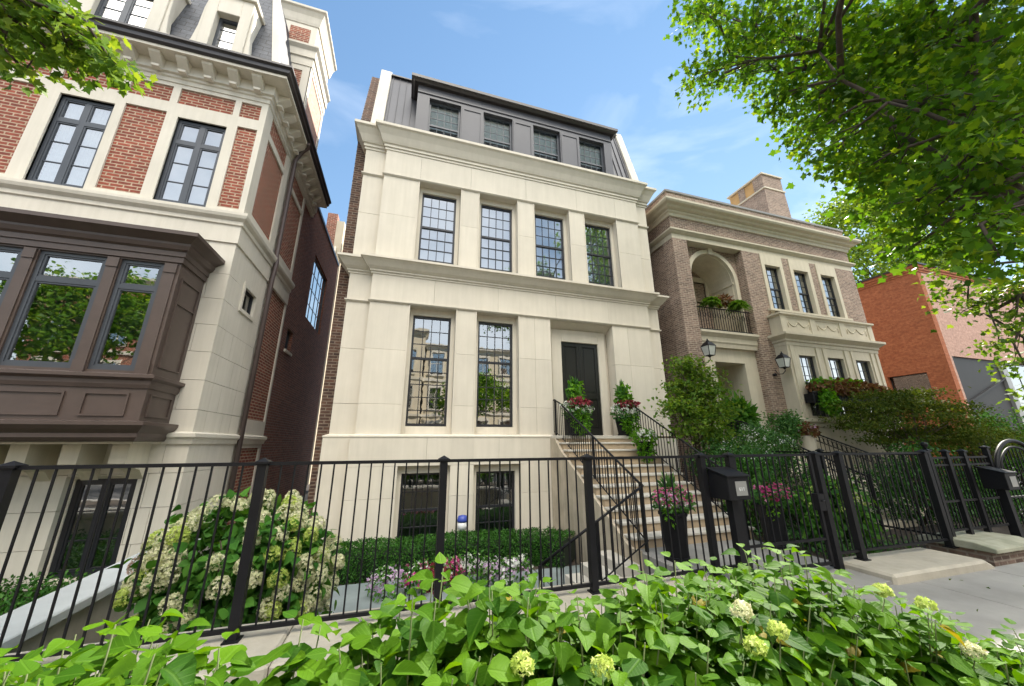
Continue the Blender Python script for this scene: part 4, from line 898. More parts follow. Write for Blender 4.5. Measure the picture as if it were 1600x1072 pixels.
# neighbour's fence with stone pedestal and arched gate
T = thing('stone_pedestal', 'mossy stone cap on a brick pedestal beneath the fence at the right edge', 'pedestal')
MB().box(8.50, 9.55, 3.62, 4.35, -.6, .13).build('brick_base', MT['greybrick'], T)
MB().extr([(8.42, 3.52, .13), (8.42, 4.42, .13), (8.42, 4.42, .19), (8.42, 4.2, .24), (8.42, 3.74, .24), (8.42, 3.52, .19)], (1.22, 0, 0)).build('cap', plain('mossy_stone', (.30, .31, .22), .9, var=.2, scale=4, bump=.3, col2=(.42, .41, .32)), T, .01)
T = thing('iron_fence', 'black iron fence with a second mid rail standing on the mossy stone pedestal', 'fence')
for x, zt in ((8.62, 1.58), (9.12, 1.56), (9.62, 1.56), (10.35, 1.62)): fpost(T, x, 4.05, .2 if x < 9.6 else 0, zt, .07)
for a, b in ((8.62, 9.12), (9.12, 9.62), (9.62, 10.35)): fpanel(T, (a+.03, 4.05), (b-.03, 4.05), .32, 1.44, 5 if b < 10 else 7, mid=(.75, 1.32))
MB().lathe([(0, 0), (.02, 0), (.02, .03), (.045, .06), (.05, .09), (.03, .12), (0, .13)], (8.62, 4.05, 1.58), 14).build('ball_finial', MT['iron'], T)
mailbox(9.98, 3.80, 'darker slant-top mailbox on the neighbouring fence near the arched gate', zt=1.22, num=False)
T = thing('arched_gate', 'ornate black arched iron gate at the far right end of the fence', 'gate')
ac, ar = 11.15, .78; m = MB()
for r_, q in ((ar, .035), (ar-.13, .018)): m.tube([(ac+r_*math.cos(t), 4.0, 1.05+r_*.86*math.sin(t)) for t in np.linspace(0, math.pi, 25)], q, 8)
for x in (ac-ar, ac+ar): m.box(x-.035, x+.035, 3.965, 4.035, 0, 1.06)
m.bar((ac-ar, 4, .12), (ac+ar, 4, .12), .035); m.bar((ac-ar, 4, .75), (ac+ar, 4, .75), .03)
m.build('gate_frame', MT['iron'], T)
m = MB()
for i in range(1, 13):
    x = ac-ar + 2*ar*i/13; zt = 1.05+.86*math.sqrt(max(0, (ar-.13)**2-(x-ac)**2)); m.box(x-.007, x+.007, 3.993, 4.007, .12, max(zt, .8))
for s_ in (-1, 1):
    for c_ in ((.25, 1.15), (.42, .98), (.2, .9), (.5, .45), (.25, .45)):
        m.tube([(ac+s_*(c_[0]+.11*math.cos(t)*(1-t/10)), 3.985, c_[1]+.11*math.sin(t)*(1-t/10)) for t in np.linspace(0, 8, 18)], .008, 5)
m.build('scrollwork', MT['iron'], T)
T = thing('iron_fence', 'black iron fence continuing beyond the arched gate', 'fence')
fpanel(T, (11.98, 4), (16, 4), .12, 1.44, 36, mid=(1.3,)); fpost(T, 14, 4, 0, 1.5)
# ---------------------------------------------------------------- stair railings
def stair_rail(name, label, pts_top, drop, n_per=9, scroll=False, posts=(), mt='iron'):
    t = thing(name, label, 'railing'); m = MB()
    m.tube(pts_top, .021, 8); low = [(p[0], p[1], p[2]-drop) for p in pts_top]
    m.build('handrail', MT[mt], t); MB().tube(low, .012, 6).build('bottom_rail', MT[mt], t)
    m = MB()
    for (a, b) in zip(pts_top[:-1], pts_top[1:]):
        a, b = Vector(a), Vector(b); n = max(1, int((b-a).length/.115))
        for i in range(n): c = a.lerp(b, (i+.5)/n); m.bar(c, c-Vector((0, 0, drop)), .013, .013, (0, 1, 0))
        if scroll:
            for i in range(0, n, 1):
                c = a.lerp(b, (i+1)/n) - Vector((0, 0, .13)); dd = (b-a).normalized()
                m.tube([c+dd*(.05*math.cos(q))+Vector((0, 0, .08*math.sin(q))) for q in np.linspace(0, 2*math.pi, 11)], .007, 5)
    if scroll:
        m.tube([(p[0], p[1], p[2]-.22) for p in pts_top], .010, 6)
    m.build('balusters', MT[mt], t)
    each([(p[0]-.022, p[0]+.022, p[1]-.022, p[1]+.022, p[2], p[3]) for p in posts], 'newel', MT[mt], t)
    return t
stair_rail('stair_railing', 'left black iron railing of the limestone house front steps',
    [(3.90, 9.28, 2.82), (3.90, 8.95, 2.84), (3.90, 8.62, 2.72), (3.90, 5.48, 1.04)], .84, posts=[(3.90, 8.9, 1.9, 2.84), (3.90, 9.24, 1.9, 2.82), (3.90, 5.48, .0, 1.05), (3.90, 7.0, 1.0, 1.85)])
stair_rail('stair_railing', 'low black iron handrail sloping down left to the sunken bluestone yard', [(3.90, 5.42, 1.03), (2.05, 5.42, .02)], .82, posts=[(2.05, 5.42, -.7, .02), (3.0, 5.42, -.4, .55)])
stair_rail('stair_railing', 'right black iron railing of the limestone house front steps', [(6.08, 9.25, 2.80), (6.08, 8.85, 2.80), (6.08, 8.55, 2.70), (6.08, 5.55, 1.02)], .84, posts=[(6.08, 8.9, 1.9, 2.8), (6.08, 5.55, .0, 1.04)])
stair_rail('stair_railing', 'scrolled black railing on the left side of the mauve brick house steps', [(9.72, 9.1, 2.45), (9.72, 8.4, 2.30), (9.72, 5.6, .98)], .8, scroll=True, posts=[(9.72, 5.6, -.2, 1.05)])
stair_rail('stair_railing', 'scrolled black railing on the right side of the mauve brick house steps', [(12.0, 9.1, 2.52), (12.0, 8.4, 2.15), (12.0, 5.6, .90)], .8, scroll=True, posts=[(12.0, 5.6, -.2, 1.0)])
# ---------------------------------------------------------------- lanterns
def lantern(x, y, z, label):
    t = thing('wall_lantern', label, 'lantern'); m = MB()
    s0, s1, h = .10, .155, .30
    m.lathe([(.13, h), (.215, h), (.215, h+.015), (.12, h+.13), (.05, h+.16), (.05, h+.19), (.02, h+.2), (.02, h+.25), (.0, h+.26)], (x, y, z), 4, True)
    m.lathe([(0, -.06), (.03, -.05), (.05, -.02), (.135, -.01), (.14, .01), (.0, .012)], (x, y, z), 4, True)
    for sx in (-1, 1):
        for sy in (-1, 1): m.bar((x+sx*s0, y+sy*s0, z), (x+sx*s1*.95, y+sy*s1*.95, z+h), .016, .016)
    m.tube([(x, y, z-.05), (x, y, z-.12), (x+.0, y+.1, z-.2), (x, y+.25, z-.18), (x, y+.33, z-.02)], .014, 8)
    m.tube([(x, y+.33, z-.18), (x, y+.42, z-.18)], .05, 8)
    m.build('frame', MT['iron'], t)
    g = MB(); n = 0
    a = [(x-s0, y-s0, z+.012), (x+s0, y-s0, z+.012), (x+s0, y+s0, z+.012), (x-s0, y+s0, z+.012)]; b = [(x-s1*.93, y-s1*.93, z+h), (x+s1*.93, y-s1*.93, z+h), (x+s1*.93, y+s1*.93, z+h), (x-s1*.93, y+s1*.93, z+h)]
    g.v += a+b
    for q in ((0, 1, 5, 4), (1, 2, 6, 5), (2, 3, 7, 6), (3, 0, 4, 7)): g.f.append(q); g.sm.append(False)
    g.build('glass', MT['white_lamp'], t)
    return t
lantern(9.06, 8.58, 4.33, 'black wall lantern on the left brick pier of the arched entrance')
lantern(12.15, 8.58, 4.13, 'black wall lantern on the right brick pier, beside the stone bay')
# ---------------------------------------------------------------- small yard things
T = thing('garden_light', 'small white garden fixture with a blue cap behind the clipped hedge', 'garden light')
MB().lathe([(.0, 0), (.06, 0), (.06, .5), (.11, .52), (.11, .66), (0, .67)], (1.45, 8.62, -.62), 14).build('body', MT['white'], T)
MB().lathe([(.0, .67), (.115, .66), (.12, .70), (.10, .78), (.03, .80), (0, .80)], (1.45, 8.62, -.62), 14).build('cap', MT['bluecap'], T)
T = thing('utility_box', 'small blue grey utility box with black cables by the red brick house wall', 'utility box')
MB().box(-6.05, -5.72, 7.72, 7.9, -.36, -.12).build('box', plain('blue_grey_enamel', (.28, .35, .45), .5), T, .02)
MB().tube([(-6.05, 7.75, -.2), (-6.2, 7.68, -.08), (-6.32, 7.7, -.2), (-6.3, 7.75, -.36)], .012, 6).tube([(-5.75, 7.71, -.15), (-5.9, 7.66, .0), (-6.1, 7.68, -.1)], .012, 6).build('cable', MT['iron'], T)
T = thing('garden_wall', 'low blue grey stone garden wall running back from the fence to the red brick house', 'low wall')
MB().extr([(-3.28, 4.34, -.7), (-3.28, 7.95, -.7), (-3.28, 7.95, .20), (-3.28, 4.34, .10)], (.30, 0, 0)).build('wall_base', MT['cope'], T)
MB().extr([(-3.36, 4.33, .10), (-3.36, 7.95, .20), (-3.36, 7.95, .30), (-3.36, 4.33, .20)], (.46, 0, 0)).build('coping', MT['cope_grey'], T, .012)
# planters
def planter(x, y, z, h, w0, w1, label):
    t = thing('planter', label, 'planter')
    MB().lathe([(0, 0), (w0*.78, 0), (w0*.78, .05), (w0*.70, .055), (w1*.70, h-.05), (w1*.76, h-.045), (w1*.76, h), (w1*.66, h), (w1*.6, h-.05), (0, h-.05)], (x, y, z), 8, True).build('pot', MT['iron'], t)
    return t
def filler(name, label, cat_, c, r, n, T_, size, mt, fl=None, fn=0, fsize=.03, flm='pinkfl', extra=(), group=None, clumps=0, spread=.07, up=.5, stems=None):
    t = thing(name, label, cat_, group)
    pos, dv, nr = cloud(c, r, n, clumps, spread, .5, up); leafmesh('foliage', T_, pos, dv, nr, rng.uniform(.7, 1.25, n)*size, MT[mt], t)
    if fn:
        q = rng.integers(0, max(1, fn//5), fn); d = rdir(max(1, fn//5)); d[:, 2] = np.abs(d[:, 2])*.9 - .1; d[:, 1] = -np.abs(d[:, 1])*.9+.1
        p = np.array(c) + d[q]*np.array(r if hasattr(r, '__len__') else (r,)*3)*1.03 + rng.normal(size=(fn, 3))*.03
        leafmesh('flowers', TF, p, rdir(fn), d[q]+rdir(fn)*.5, rng.uniform(.8, 1.3, fn)*fsize, MT[flm], t)
    for (c2, r2, n2, T2, s2, m2, nm) in extra:
        pos, dv, nr = cloud(c2, r2, n2, 0, .05, .3, up)
        if T2 is TN: dv = pos - np.array(c2) + np.array([0, 0, r2[2]*1.1 if hasattr(r2, '__len__') else r2]); nr = rdir(n2)
        leafmesh(nm, T2, pos, dv, nr, rng.uniform(.7, 1.25, n2)*s2, MT[m2], t)
    if stems is not None:
        m = MB(); c = np.array(c); rr = np.array(r if hasattr(r, '__len__') else (r,)*3)
        for i in range(stems): 
            d = rdir(1)[0]; e = c + d*rr*.75; m.tube([(c[0], c[1], c[2]-rr[2]*1.05), tuple((c+e)/2 - np.array([0, 0, rr[2]*.2])), tuple(e)], [.012, .008, .003], 5)
        m.build('stem', MT['stem'], t)
    return t
# lower pair by the gate walk
planter(4.08, 5.0, .035, .66, .23, .29, 'tall tapered black planter left of the walk, in front of the stair foot')
planter(6.10, 5.05, .035, .66, .23, .29, 'tall tapered black planter right of the walk, behind the gate')
for x, lab, fl in ((4.08, 'pink flowers and lime stems spilling from the black planter left of the walk', 'lilacfl'), (6.10, 'magenta flowers spilling from the black planter right of the walk', 'pinkfl')):
    filler('flowering_plant', lab, 'potted plant', (x, 4.98, .86), (.30, .26, .20), 320, TS, .085, 'euon', None, 190, .048, 'pinkfl',
        extra=(((x-.03, 5.0, 1.05), (.08, .08, .10), 40, TN, .15, 'euon', 'grass_blades'), ((x-.16, 4.86, .70), (.09, .08, .22), 70, TS, .06, 'lime_leaf', 'trailing_leaves'), ((x-.10, 4.85, .88), (.2, .13, .12), 60, TF, .045, fl, 'pale_flowers')))
# pair on the landing
for x, y, z, lab in ((4.30, 8.55, 1.9-.0, 'left'), (5.85, 8.7, 1.9, 'right')):
    planter(x, y, z-.01 if y > 8.52 else z-.17, .5, .26, .34, 'black planter on the top landing, %s of the front door' % lab)
    filler('flowering_plant', 'green shoots, red leaves and white flowers in the planter %s of the black door' % lab, 'potted plant', (x, y-.10, z+.62), (.42, .32, .28), 560, TS, .075, 'euon', None, 190, .065, 'whitefl',
        extra=(((x+.02, y-.02, z+1.08), (.23, .18, .36), 130, TO, .12, 'lime_leaf', 'upright_shoots'), ((x, y, z+1.0), (.12, .12, .28), 40, TN, .30, 'euon', 'grass_blades'), ((x+.05, y-.16, z+.82), (.32, .22, .11), 210, TO, .085, 'redfl', 'red_leaves'), ((x+.02, y-.27, z+.33), (.26, .14, .34), 420, TS, .075, 'lime_leaf', 'trailing_leaves')))
planter(5.72, 7.75, 1.38, .36, .22, .28, 'small black planter standing partway up the front steps')
filler('flowering_plant', 'bright trailing greenery with white flowers in the planter partway up the steps', 'potted plant', (5.68, 7.68, 1.82), (.33, .26, .24), 420, TS, .075, 'lime_leaf', None, 80, .06, 'whitefl', extra=(((5.62, 7.55, 1.5), (.22, .12, .24), 220, TS, .07, 'lime_leaf', 'trailing_leaves'),))
# ---------------------------------------------------------------- shrubs and beds
T = thing('boxwood_hedge', 'low clipped dark green boxwood hedge curving in front of the basement windows', 'hedge')
def hedge_leaves(path, w, h, n, size):
    P_ = []; D_ = []; N_ = []
    path = np.array(path, float); seg = np.diff(path, axis=0); L_ = np.hypot(seg[:, 0], seg[:, 1]); cum = np.concatenate([[0], np.cumsum(L_)])
    s = rng.uniform(0, cum[-1], n); i = np.clip(np.searchsorted(cum, s)-1, 0, len(seg)-1); tt = (s-cum[i])/L_[i]
    c = path[i] + seg[i]*tt[:, None]; d = seg[i]/L_[i][:, None]; nn = np.stack([d[:, 1], -d[:, 0]], 1)
    k = rng.uniform(0, 1, n); side = rng.choice([-1, 1], n); onTop = k < w/(w+2*h)
    a = rng.uniform(-1, 1, n)
    # rounded-box cross-section
    off = np.where(onTop, a*w/2, side*w/2); zz = np.where(onTop, h, rng.uniform(0, 1, n)*h)
    edge = .08; off = off - np.sign(off)*np.where(onTop, 0, 1)*edge*np.clip((zz-h+.15)/.15, 0, 1)**2; zz = zz - np.where(onTop, 1, 0)*edge*np.clip((np.abs(a)-.7)/.3, 0, 1)**2
    bump = .03*np.sin(s*3.1)+.02*np.sin(s*7.7+1); zz = zz*(1+bump)
    pos = np.stack([c[:, 0]+nn[:, 0]*off, c[:, 1]+nn[:, 1]*off, zz], 1) + rng.normal(size=(n, 3))*.018
    nr = np.stack([nn[:, 0]*np.where(onTop, 0, side), nn[:, 1]*np.where(onTop, 0, side), np.where(onTop, 1., .2)], 1)
    return pos, nr + rdir(n)*.6, nr*.4 + rdir(n)
hp = [(-1.2, 7.9), (-.4, 7.95), (1, 8.0), (2.2, 8.0), (3.0, 7.85), (3.45, 7.4)]
pos, nr, dv = hedge_leaves(hp, .85, .50, 22000, .03); pos[:, 2] -= .62
leafmesh('foliage', TS, pos, dv, nr, rng.uniform(.7, 1.3, len(pos))*.038, MT['box'], T)
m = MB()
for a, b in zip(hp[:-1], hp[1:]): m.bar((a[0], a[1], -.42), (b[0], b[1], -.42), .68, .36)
m.build('shade_core', plain('hedge_shade', (.006, .014, .004), .95), T)  # solid dark bars stand for the shade inside the hedge
def shrub(name, label, cat_, c, r, n, T_, size, mt, clumps=40, spread=.12, trunks=4, base=None, up=.5, group=None, fl=None):
    t = thing(name, label, cat_, group); pos, dv, nr = cloud(c, r, n, clumps, spread, .35, up)
    leafmesh('foliage', T_, pos, dv, nr, rng.uniform(.65, 1.25, n)*size, MT[mt], t)
    c = np.array(c, float); rr = np.array(r, float); bz = c[2]-rr[2] if base is None else base; m = MB()
    for i in range(trunks):
        d = rdir(1)[0]; d[2] = abs(d[2]); e = c + d*rr*.7; k = np.array([c[0]+R_.uniform(-.06, .06), c[1]+R_.uniform(-.06, .06), bz])
        mid = (k*.4+e*.6) + np.array([0, 0, -.1]); m.tube([tuple(k), tuple(mid), tuple(e)], [.03, .02, .006], 6)
        for j in range(3):
            d2 = rdir(1)[0]; e2 = c + d2*rr*.85; m.tube([tuple(mid), tuple((mid+e2)/2), tuple(e2)], [.014, .009, .003], 5)
    m.build('branch', MT['twig'], t)
    if fl:
        nf, sz, fm = fl; d = rdir(nf); d[:, 1] = -np.abs(d[:, 1]); d[:, 2] = np.abs(d[:, 2]); p = c + d*rr*1.02
        p = np.repeat(p, 6, 0) + rng.normal(size=(nf*6, 3))*.04; leafmesh('flowers', TF, p, rdir(len(p)), np.repeat(d, 6, 0)+rdir(len(p))*.4, sz, MT[fm], t)
    return t
# small tree and climbers between the two houses
def airy_tree(name, label, base, tops, n, size, mt, flat=(.17, .14, .07)):
    t = thing(name, label, 'tree'); m = MB(); P_ = []
    for (x, y, z, r_) in tops:
        b = Vector((base[0]+R_.uniform(-.08, .08), base[1]+R_.uniform(-.08, .08), base[2])); e = Vector((x, y, z)); mid = b.lerp(e, .6)+Vector((-.1*(x-base[0]), 0, .1)); m.tube([b, b.lerp(mid, .5), mid, e], [.03, .024, .015, .005], 7)
        k = int(n*r_*r_*6)
        for j in range(k):
            d = rdir(1)[0]*np.array([r_, r_*.8, r_*.6])*R_.uniform(.3, 1.1); c = np.array(e) + d; m.tube([tuple(mid.lerp(e, R_.uniform(.3, 1))), tuple(c)], [.005, .002], 4, False)
            P_.append(c + rng.normal(size=(18, 3))*np.array(flat))
    P_ = np.concatenate(P_); k = len(P_); nr = rdir(k)*.45 + np.array([0, -.1, 1]); dv = rdir(k) + np.array([0, -.2, -.15])
    leafmesh('crown', TO, P_, dv, nr, rng.uniform(.6, 1.2, k)*size, MT[mt], t); m.build('trunk', MT['twig'], t); return t
airy_tree('small_tree', 'airy light green small tree between the limestone house and mauve brick pier', (6.95, 7.3, -.1),
  [(6.9, 7.2, 3.55, .42), (7.35, 7.3, 3.35, .40), (6.6, 7.2, 3.05, .42), (7.15, 7.1, 2.85, .50), (6.3, 7.0, 2.55, .40), (6.85, 7.0, 2.35, .48), (7.45, 7.2, 2.45, .45), (5.95, 6.9, 2.45, .24), (6.55, 7.1, 3.6, .2), (7.6, 7.2, 2.95, .3), (6.5, 6.9, 2.0, .4), (7.2, 7.0, 1.9, .4)], 34, .08, 'vib')
shrub('flowering_shrub', 'dense pale green shrub with tiny white flowers behind the right stair railing', 'shrub', (7.25, 6.7, 1.25), (.95, .75, .50), 6500, TS, .06, 'euon', 110, .10, 5, base=-.1, fl=(14, .03, 'whitefl'))
shrub('flowering_shrub', 'dark green shrub massed low beside the right stair railing', 'shrub', (7.0, 6.2, .75), (.7, .5, .6), 3800, TS, .06, 'hyd_b', 70, .09, 5, base=-.1)
shrub('flowering_shrub', 'mounded shrub dotted with clusters of white flowers left of the mauve house steps', 'shrub', (8.75, 7.3, 1.55), (.85, .7, .6), 5200, TS, .065, 'euon', 90, .10, 5, base=-.1, fl=(34, .045, 'whitefl'))
shrub('palm_plant', 'spiky dark green palm-like plant in the mauve house porch', 'plant', (10.3, 9.0, 2.5), (.35, .3, .45), 700, TN, .40, 'hyd_b', 0, .05, 2, base=1.5)
shrub('shrub', 'dark green bush at the foot of the right brick pier', 'shrub', (11.2, 8.3, 2.15), (.45, .4, .5), 2300, TS, .08, 'euon', 40, .09, 3, base=.4)
t = thing('planter', 'white pot on the mauve house steps holding bronze foliage', 'planter')
MB().lathe([(0, 0), (.14, 0), (.17, .05), (.2, .5), (.23, .55), (.2, .55), (0, .5)], (11.65, 8.0, 1.35), 16).build('pot', MT['white_stone'], t)
filler('potted_plant', 'bronze and pink foliage in the white pot on the mauve house steps', 'potted plant', (11.65, 7.97, 2.05), (.30, .28, .22), 380, TO, .08, 'coleus', None, 30, .05, 'lilacfl')
shrub('japanese_maple', 'broad low japanese maple with bronze green leaves in front of the mauve house bay', 'tree', (14.6, 7.1, 2.42), (2.4, 1.1, .90), 13000, TS, .085, 'jmap', 130, (.30, .24, .05), 9, base=-.05, up=1.6)
shrub('japanese_maple', 'lower tier of bronze green maple reaching right towards the orange wall', 'tree', (17.4, 7.2, 1.75), (1.6, 1.0, .7), 5500, TS, .085, 'jmap', 70, (.30, .24, .05), 5, base=-.05, up=1.6)
shrub('shrub', 'dark blue green bush at the foot of the orange wall', 'shrub', (20.6, 7.6, 1.6), (1.1, .9, 1.1), 4200, TS, .10, 'hyd_b', 70, .15, 4, base=-.05)
shrub('shrub', 'low dark shrub under the japanese maple', 'shrub', (13.6, 6.2, .55), (1.2, .7, .55), 4200, TS, .08, 'box', 70, .12, 4, base=-.05)
shrub('shrub', 'rounded yellow green shrub with lime flower tips behind the right fence panel', 'shrub', (7.35, 4.95, .55), (.62, .45, .45), 2400, TO, .10, 'hyd_b', 45, .10, 5, base=-.05, fl=(26, .05, 'limefl'))
shrub('shrub', 'dark leafy shrub against the side fence by the corner post', 'shrub', (8.05, 6.0, .7), (.45, .6, .65), 2500, TS, .07, 'box', 45, .10, 4, base=-.05)
shrub('shrub', 'dark evergreen shrub behind the neighbouring mailbox', 'shrub', (11.0, 5.6, .8), (1.2, .8, .85), 4500, TS, .075, 'box', 80, .12, 5, base=-.05)
T = thing('window_box', 'dark iron window box on the stone bay of the mauve brick house', 'window box')
MB().box(12.7, 16.6, 8.28, 8.54, 2.95, 3.25).build('box', MT['iron'], T); m = MB()
for i in range(36): x = 12.7+i*3.9/35; m.box(x-.006, x+.006, 8.262, 8.275, 2.5, 3.3)
m.bar((12.7, 8.268, 3.3), (16.6, 8.268, 3.3), .03); m.bar((12.7, 8.268, 2.52), (16.6, 8.268, 2.52), .02); m.build('railing', MT['iron'], T)
filler('coleus', 'bronze and lime coleus leaves filling the window box under the bay windows', 'plant', (14.65, 8.36, 3.48), (2.0, .24, .26), 2300, TO, .13, 'coleus', None, 0, extra=(((14.2, 8.36, 3.62), (1.5, .2, .18), 420, TO, .12, 'lime_leaf', 'lime_leaves'), ((13.3, 8.22, 3.0), (.42, .14, .48), 800, TO, .09, 'lime_leaf', 'trailing_leaves')))
def fern(label, c, nf, ln, mt='fernleaf', droop=.9):
    t = thing('fern', label, 'plant'); P_, D_, N_ = [], [], []; m = MB()
    for i in range(nf):
        a = R_.uniform(0, 6.283); l = ln*R_.uniform(.6, 1.1); el = R_.uniform(.1, 1.2); d = Vector((math.cos(a)*math.cos(el), math.sin(a)*math.cos(el)*.7, math.sin(el))); pts = []
        for k in range(9):
            q = k/8; pts.append(Vector(c) + d*l*q + Vector((0, 0, -droop*l*q*q)))
        m.tube([tuple(p) for p in pts[::2]], [.004, .003, .003, .002, .001], 4, False)
        for k in range(1, 26):
            q = k/26*8; j = min(7, int(q)); p = pts[j].lerp(pts[j+1], q-j); tg = (pts[j+1]-pts[j]).normalized(); sd = tg.cross(Vector((0, 0, 1))).normalized(); sz = .075*math.sin(math.pi*min(1, k/26*.9+.1))+.015
            for s_ in (-1, 1): P_.append(tuple(p)); D_.append(tuple(sd*s_ + tg*.5)); N_.append((0, 0, sz))
    P_, D_, N_ = np.array(P_), np.array(D_), np.array(N_); sz = N_[:, 2].copy(); N_[:, 2] = 1; N_ += rng.normal(size=N_.shape)*.2
    leafmesh('foliage', T_simple(.22, .05), P_, D_, N_, sz, MT[mt], t); m.build('stem', MT['stem'], t)
fern('left fern tumbling over the arched balcony railing', (9.95, 9.02, 6.45), 90, .50, droop=.75)
fern('right fern tumbling over the arched balcony railing', (11.15, 9.02, 6.42), 110, .60, droop=.75)
filler('coleus', 'dark bronze spiky plant between the two balcony ferns', 'plant', (10.75, 9.25, 6.65), (.20, .18, .18), 150, TN, .22, 'coleus', None, 0)
# ivy beds (nobody could count the leaves)
def bed(name, label, x0, x1, y0, y1, z, h, n, T_, size, mt):
    pos = np.stack([rng.uniform(x0, x1, n), rng.uniform(y0, y1, n), z + h*rng.uniform(0, 1, n)**.6*(1+.3*np.sin(rng.uniform(0, 6, n)))], 1)
    o = leafmesh(name, T_, pos, rdir(n)+np.array([0, 0, .2]), rdir(n)*.7+np.array([0, 0, 1]), rng.uniform(.7, 1.3, n)*size, MT[mt]); return tag(o, label, 'ground cover', kind='stuff')
bed('ground_cover', 'dark green ground cover below the red brick house window', -9, -3.35, 6.4, 7.9, -.42, .22, 9000, TS, .06, 'box')
bed('ground_cover', 'dark green ground cover in the red brick house yard near the fence', -9, -3.4, 4.35, 6.5, -.42, .16, 6000, TS, .06, 'box')
bed('ground_cover', 'low green ground cover in the mauve brick house yard', 12.3, 22, 4.3, 8.3, -.05, .3, 14000, TS, .07, 'box')
bed('ground_cover', 'low green ground cover beside the entry walk', 6.4, 8.3, 4.3, 8.6, -.05, .22, 4500, TS, .06, 'euon')
bed('fallen_leaves', 'scattered small fallen leaves on the sidewalk slabs', 4.5, 12, 2.1, 3.45, .004, .004, 60, TS, .05, 'jmap')
# petunia bed
for i, (x, y, fm, lab) in enumerate(((-.05, 6.75, 'lilacfl', 'pale lilac petunias at the left end of the flower bed'), (.45, 6.85, 'pinkfl', 'magenta petunias in the flower bed, left of the middle fence post'), (.95, 6.9, 'pinkfl', 'magenta petunias in the flower bed, just right of the middle fence post'), (1.35, 7.05, 'whitefl', 'tallest white petunias in the middle of the flower bed'), (1.75, 6.8, 'lilacfl', 'lilac petunias in the flower bed, second clump from its right end'), (2.05, 6.55, 'whitefl', 'white petunias at the right end of the flower bed'))):
    filler('petunia', lab, 'flowers', (x, y, -.42), (.27, .32, .26 if fm != 'whitefl' else .34), 260, TS, .07, 'hyd_b', None, 105, .055, fm, extra=(((x, y-.08, -.30), (.26, .2, .16), 60, TF, .045, 'whitefl' if fm != 'whitefl' else 'lilacfl', 'pale_flowers'),), group='clumps of bedding flowers')
filler('red_leaf_plant', 'dusky red foliage among the bedding flowers', 'plant', (.75, 6.8, -.42), (.45, .25, .2), 160, TO, .08, 'redfl')
# ---------------------------------------------------------------- hydrangeas
def head(parent, c, r, n, mt, cone=1.0, fs=.028, name='flower_head'):
    d = rdir(n); d[:, 2] = d[:, 2]*1.0; keep = d[:, 2] > -.55; d = d[keep]
    p = np.array(c) + d*np.array([r, r, r*cone]); return leafmesh(name, TF, p, rdir(len(d)), d+rdir(len(d))*.35, rng.uniform(.8, 1.25, len(d))*fs, MT[mt], parent, smooth=False)
def hydrangea(x, y, h, spread, label, z0=-.03, ns=12, leaf=.12, fl=(), mt='hyd', lean=(0, 0), group='hydrangea shrubs in the planting strip', name='hydrangea'):
    t = thing(name, label, 'shrub', group); Pp, Dd, Nn, Sz, Vr = [], [], [], [], []; m = MB(); tips = []
    for i in range(ns):
        a = 2*math.pi*(i+R_.random())/ns; rr = spread*math.sqrt(R_.uniform(.05, 1)); hh = h*R_.uniform(.84, 1.04)*(1-.18*(rr/spread)**2)
        b = Vector((x+.25*rr*math.cos(a), y+.25*rr*math.sin(a), z0)); e = Vector((x+rr*math.cos(a)+lean[0], y+rr*math.sin(a)+lean[1], z0+hh)); mid = b.lerp(e, .5)+Vector((0, 0, .06*h))
        pts = [b, b.lerp(mid, .5), mid, mid.lerp(e, .55)+Vector((0, 0, .02)), e]; m.tube(pts, [.006, .005, .0045, .0035, .002], 5)
        k = max(6, int(h/.078)); ph = R_.uniform(0, 3)
        for j in range(k):
            t_ = .22 + .78*(j+.5)/k if j < k-2 else (.955 if j == k-2 else .995)
            f = t_*4; q = min(3, int(f)); c = pts[q].lerp(pts[q+1], f-q)
            for s_ in (0, 1):
                ang = ph + j*math.pi/2 + s_*math.pi + R_.uniform(-.35, .35); top = j == k-1
                dv = Vector((math.cos(ang), math.sin(ang), R_.uniform(-.05, .5) if top else R_.uniform(-.6, .25)))
                sz = leaf*(R_.uniform(.5, .8) if top else R_.uniform(.8, 1.3))
                Pp.append(tuple(c + dv*.03)); Dd.append(tuple(dv)); Nn.append((R_.uniform(-.3, .3), R_.uniform(-.3, .3)-.15, 1)); Sz.append(sz)
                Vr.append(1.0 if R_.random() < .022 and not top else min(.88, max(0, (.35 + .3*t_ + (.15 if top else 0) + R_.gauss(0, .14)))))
        tips.append(e)
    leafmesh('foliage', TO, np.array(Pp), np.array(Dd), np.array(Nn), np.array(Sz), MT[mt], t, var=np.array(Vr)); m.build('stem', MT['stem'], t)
    tips.sort(key=lambda p: p.y)
    for i, (fm, r) in enumerate(fl): c = tips[(i*3+1) % len(tips)]; head(t, (c.x, c.y, c.z+.035), r, 110, fm, .8, .022)
    return t
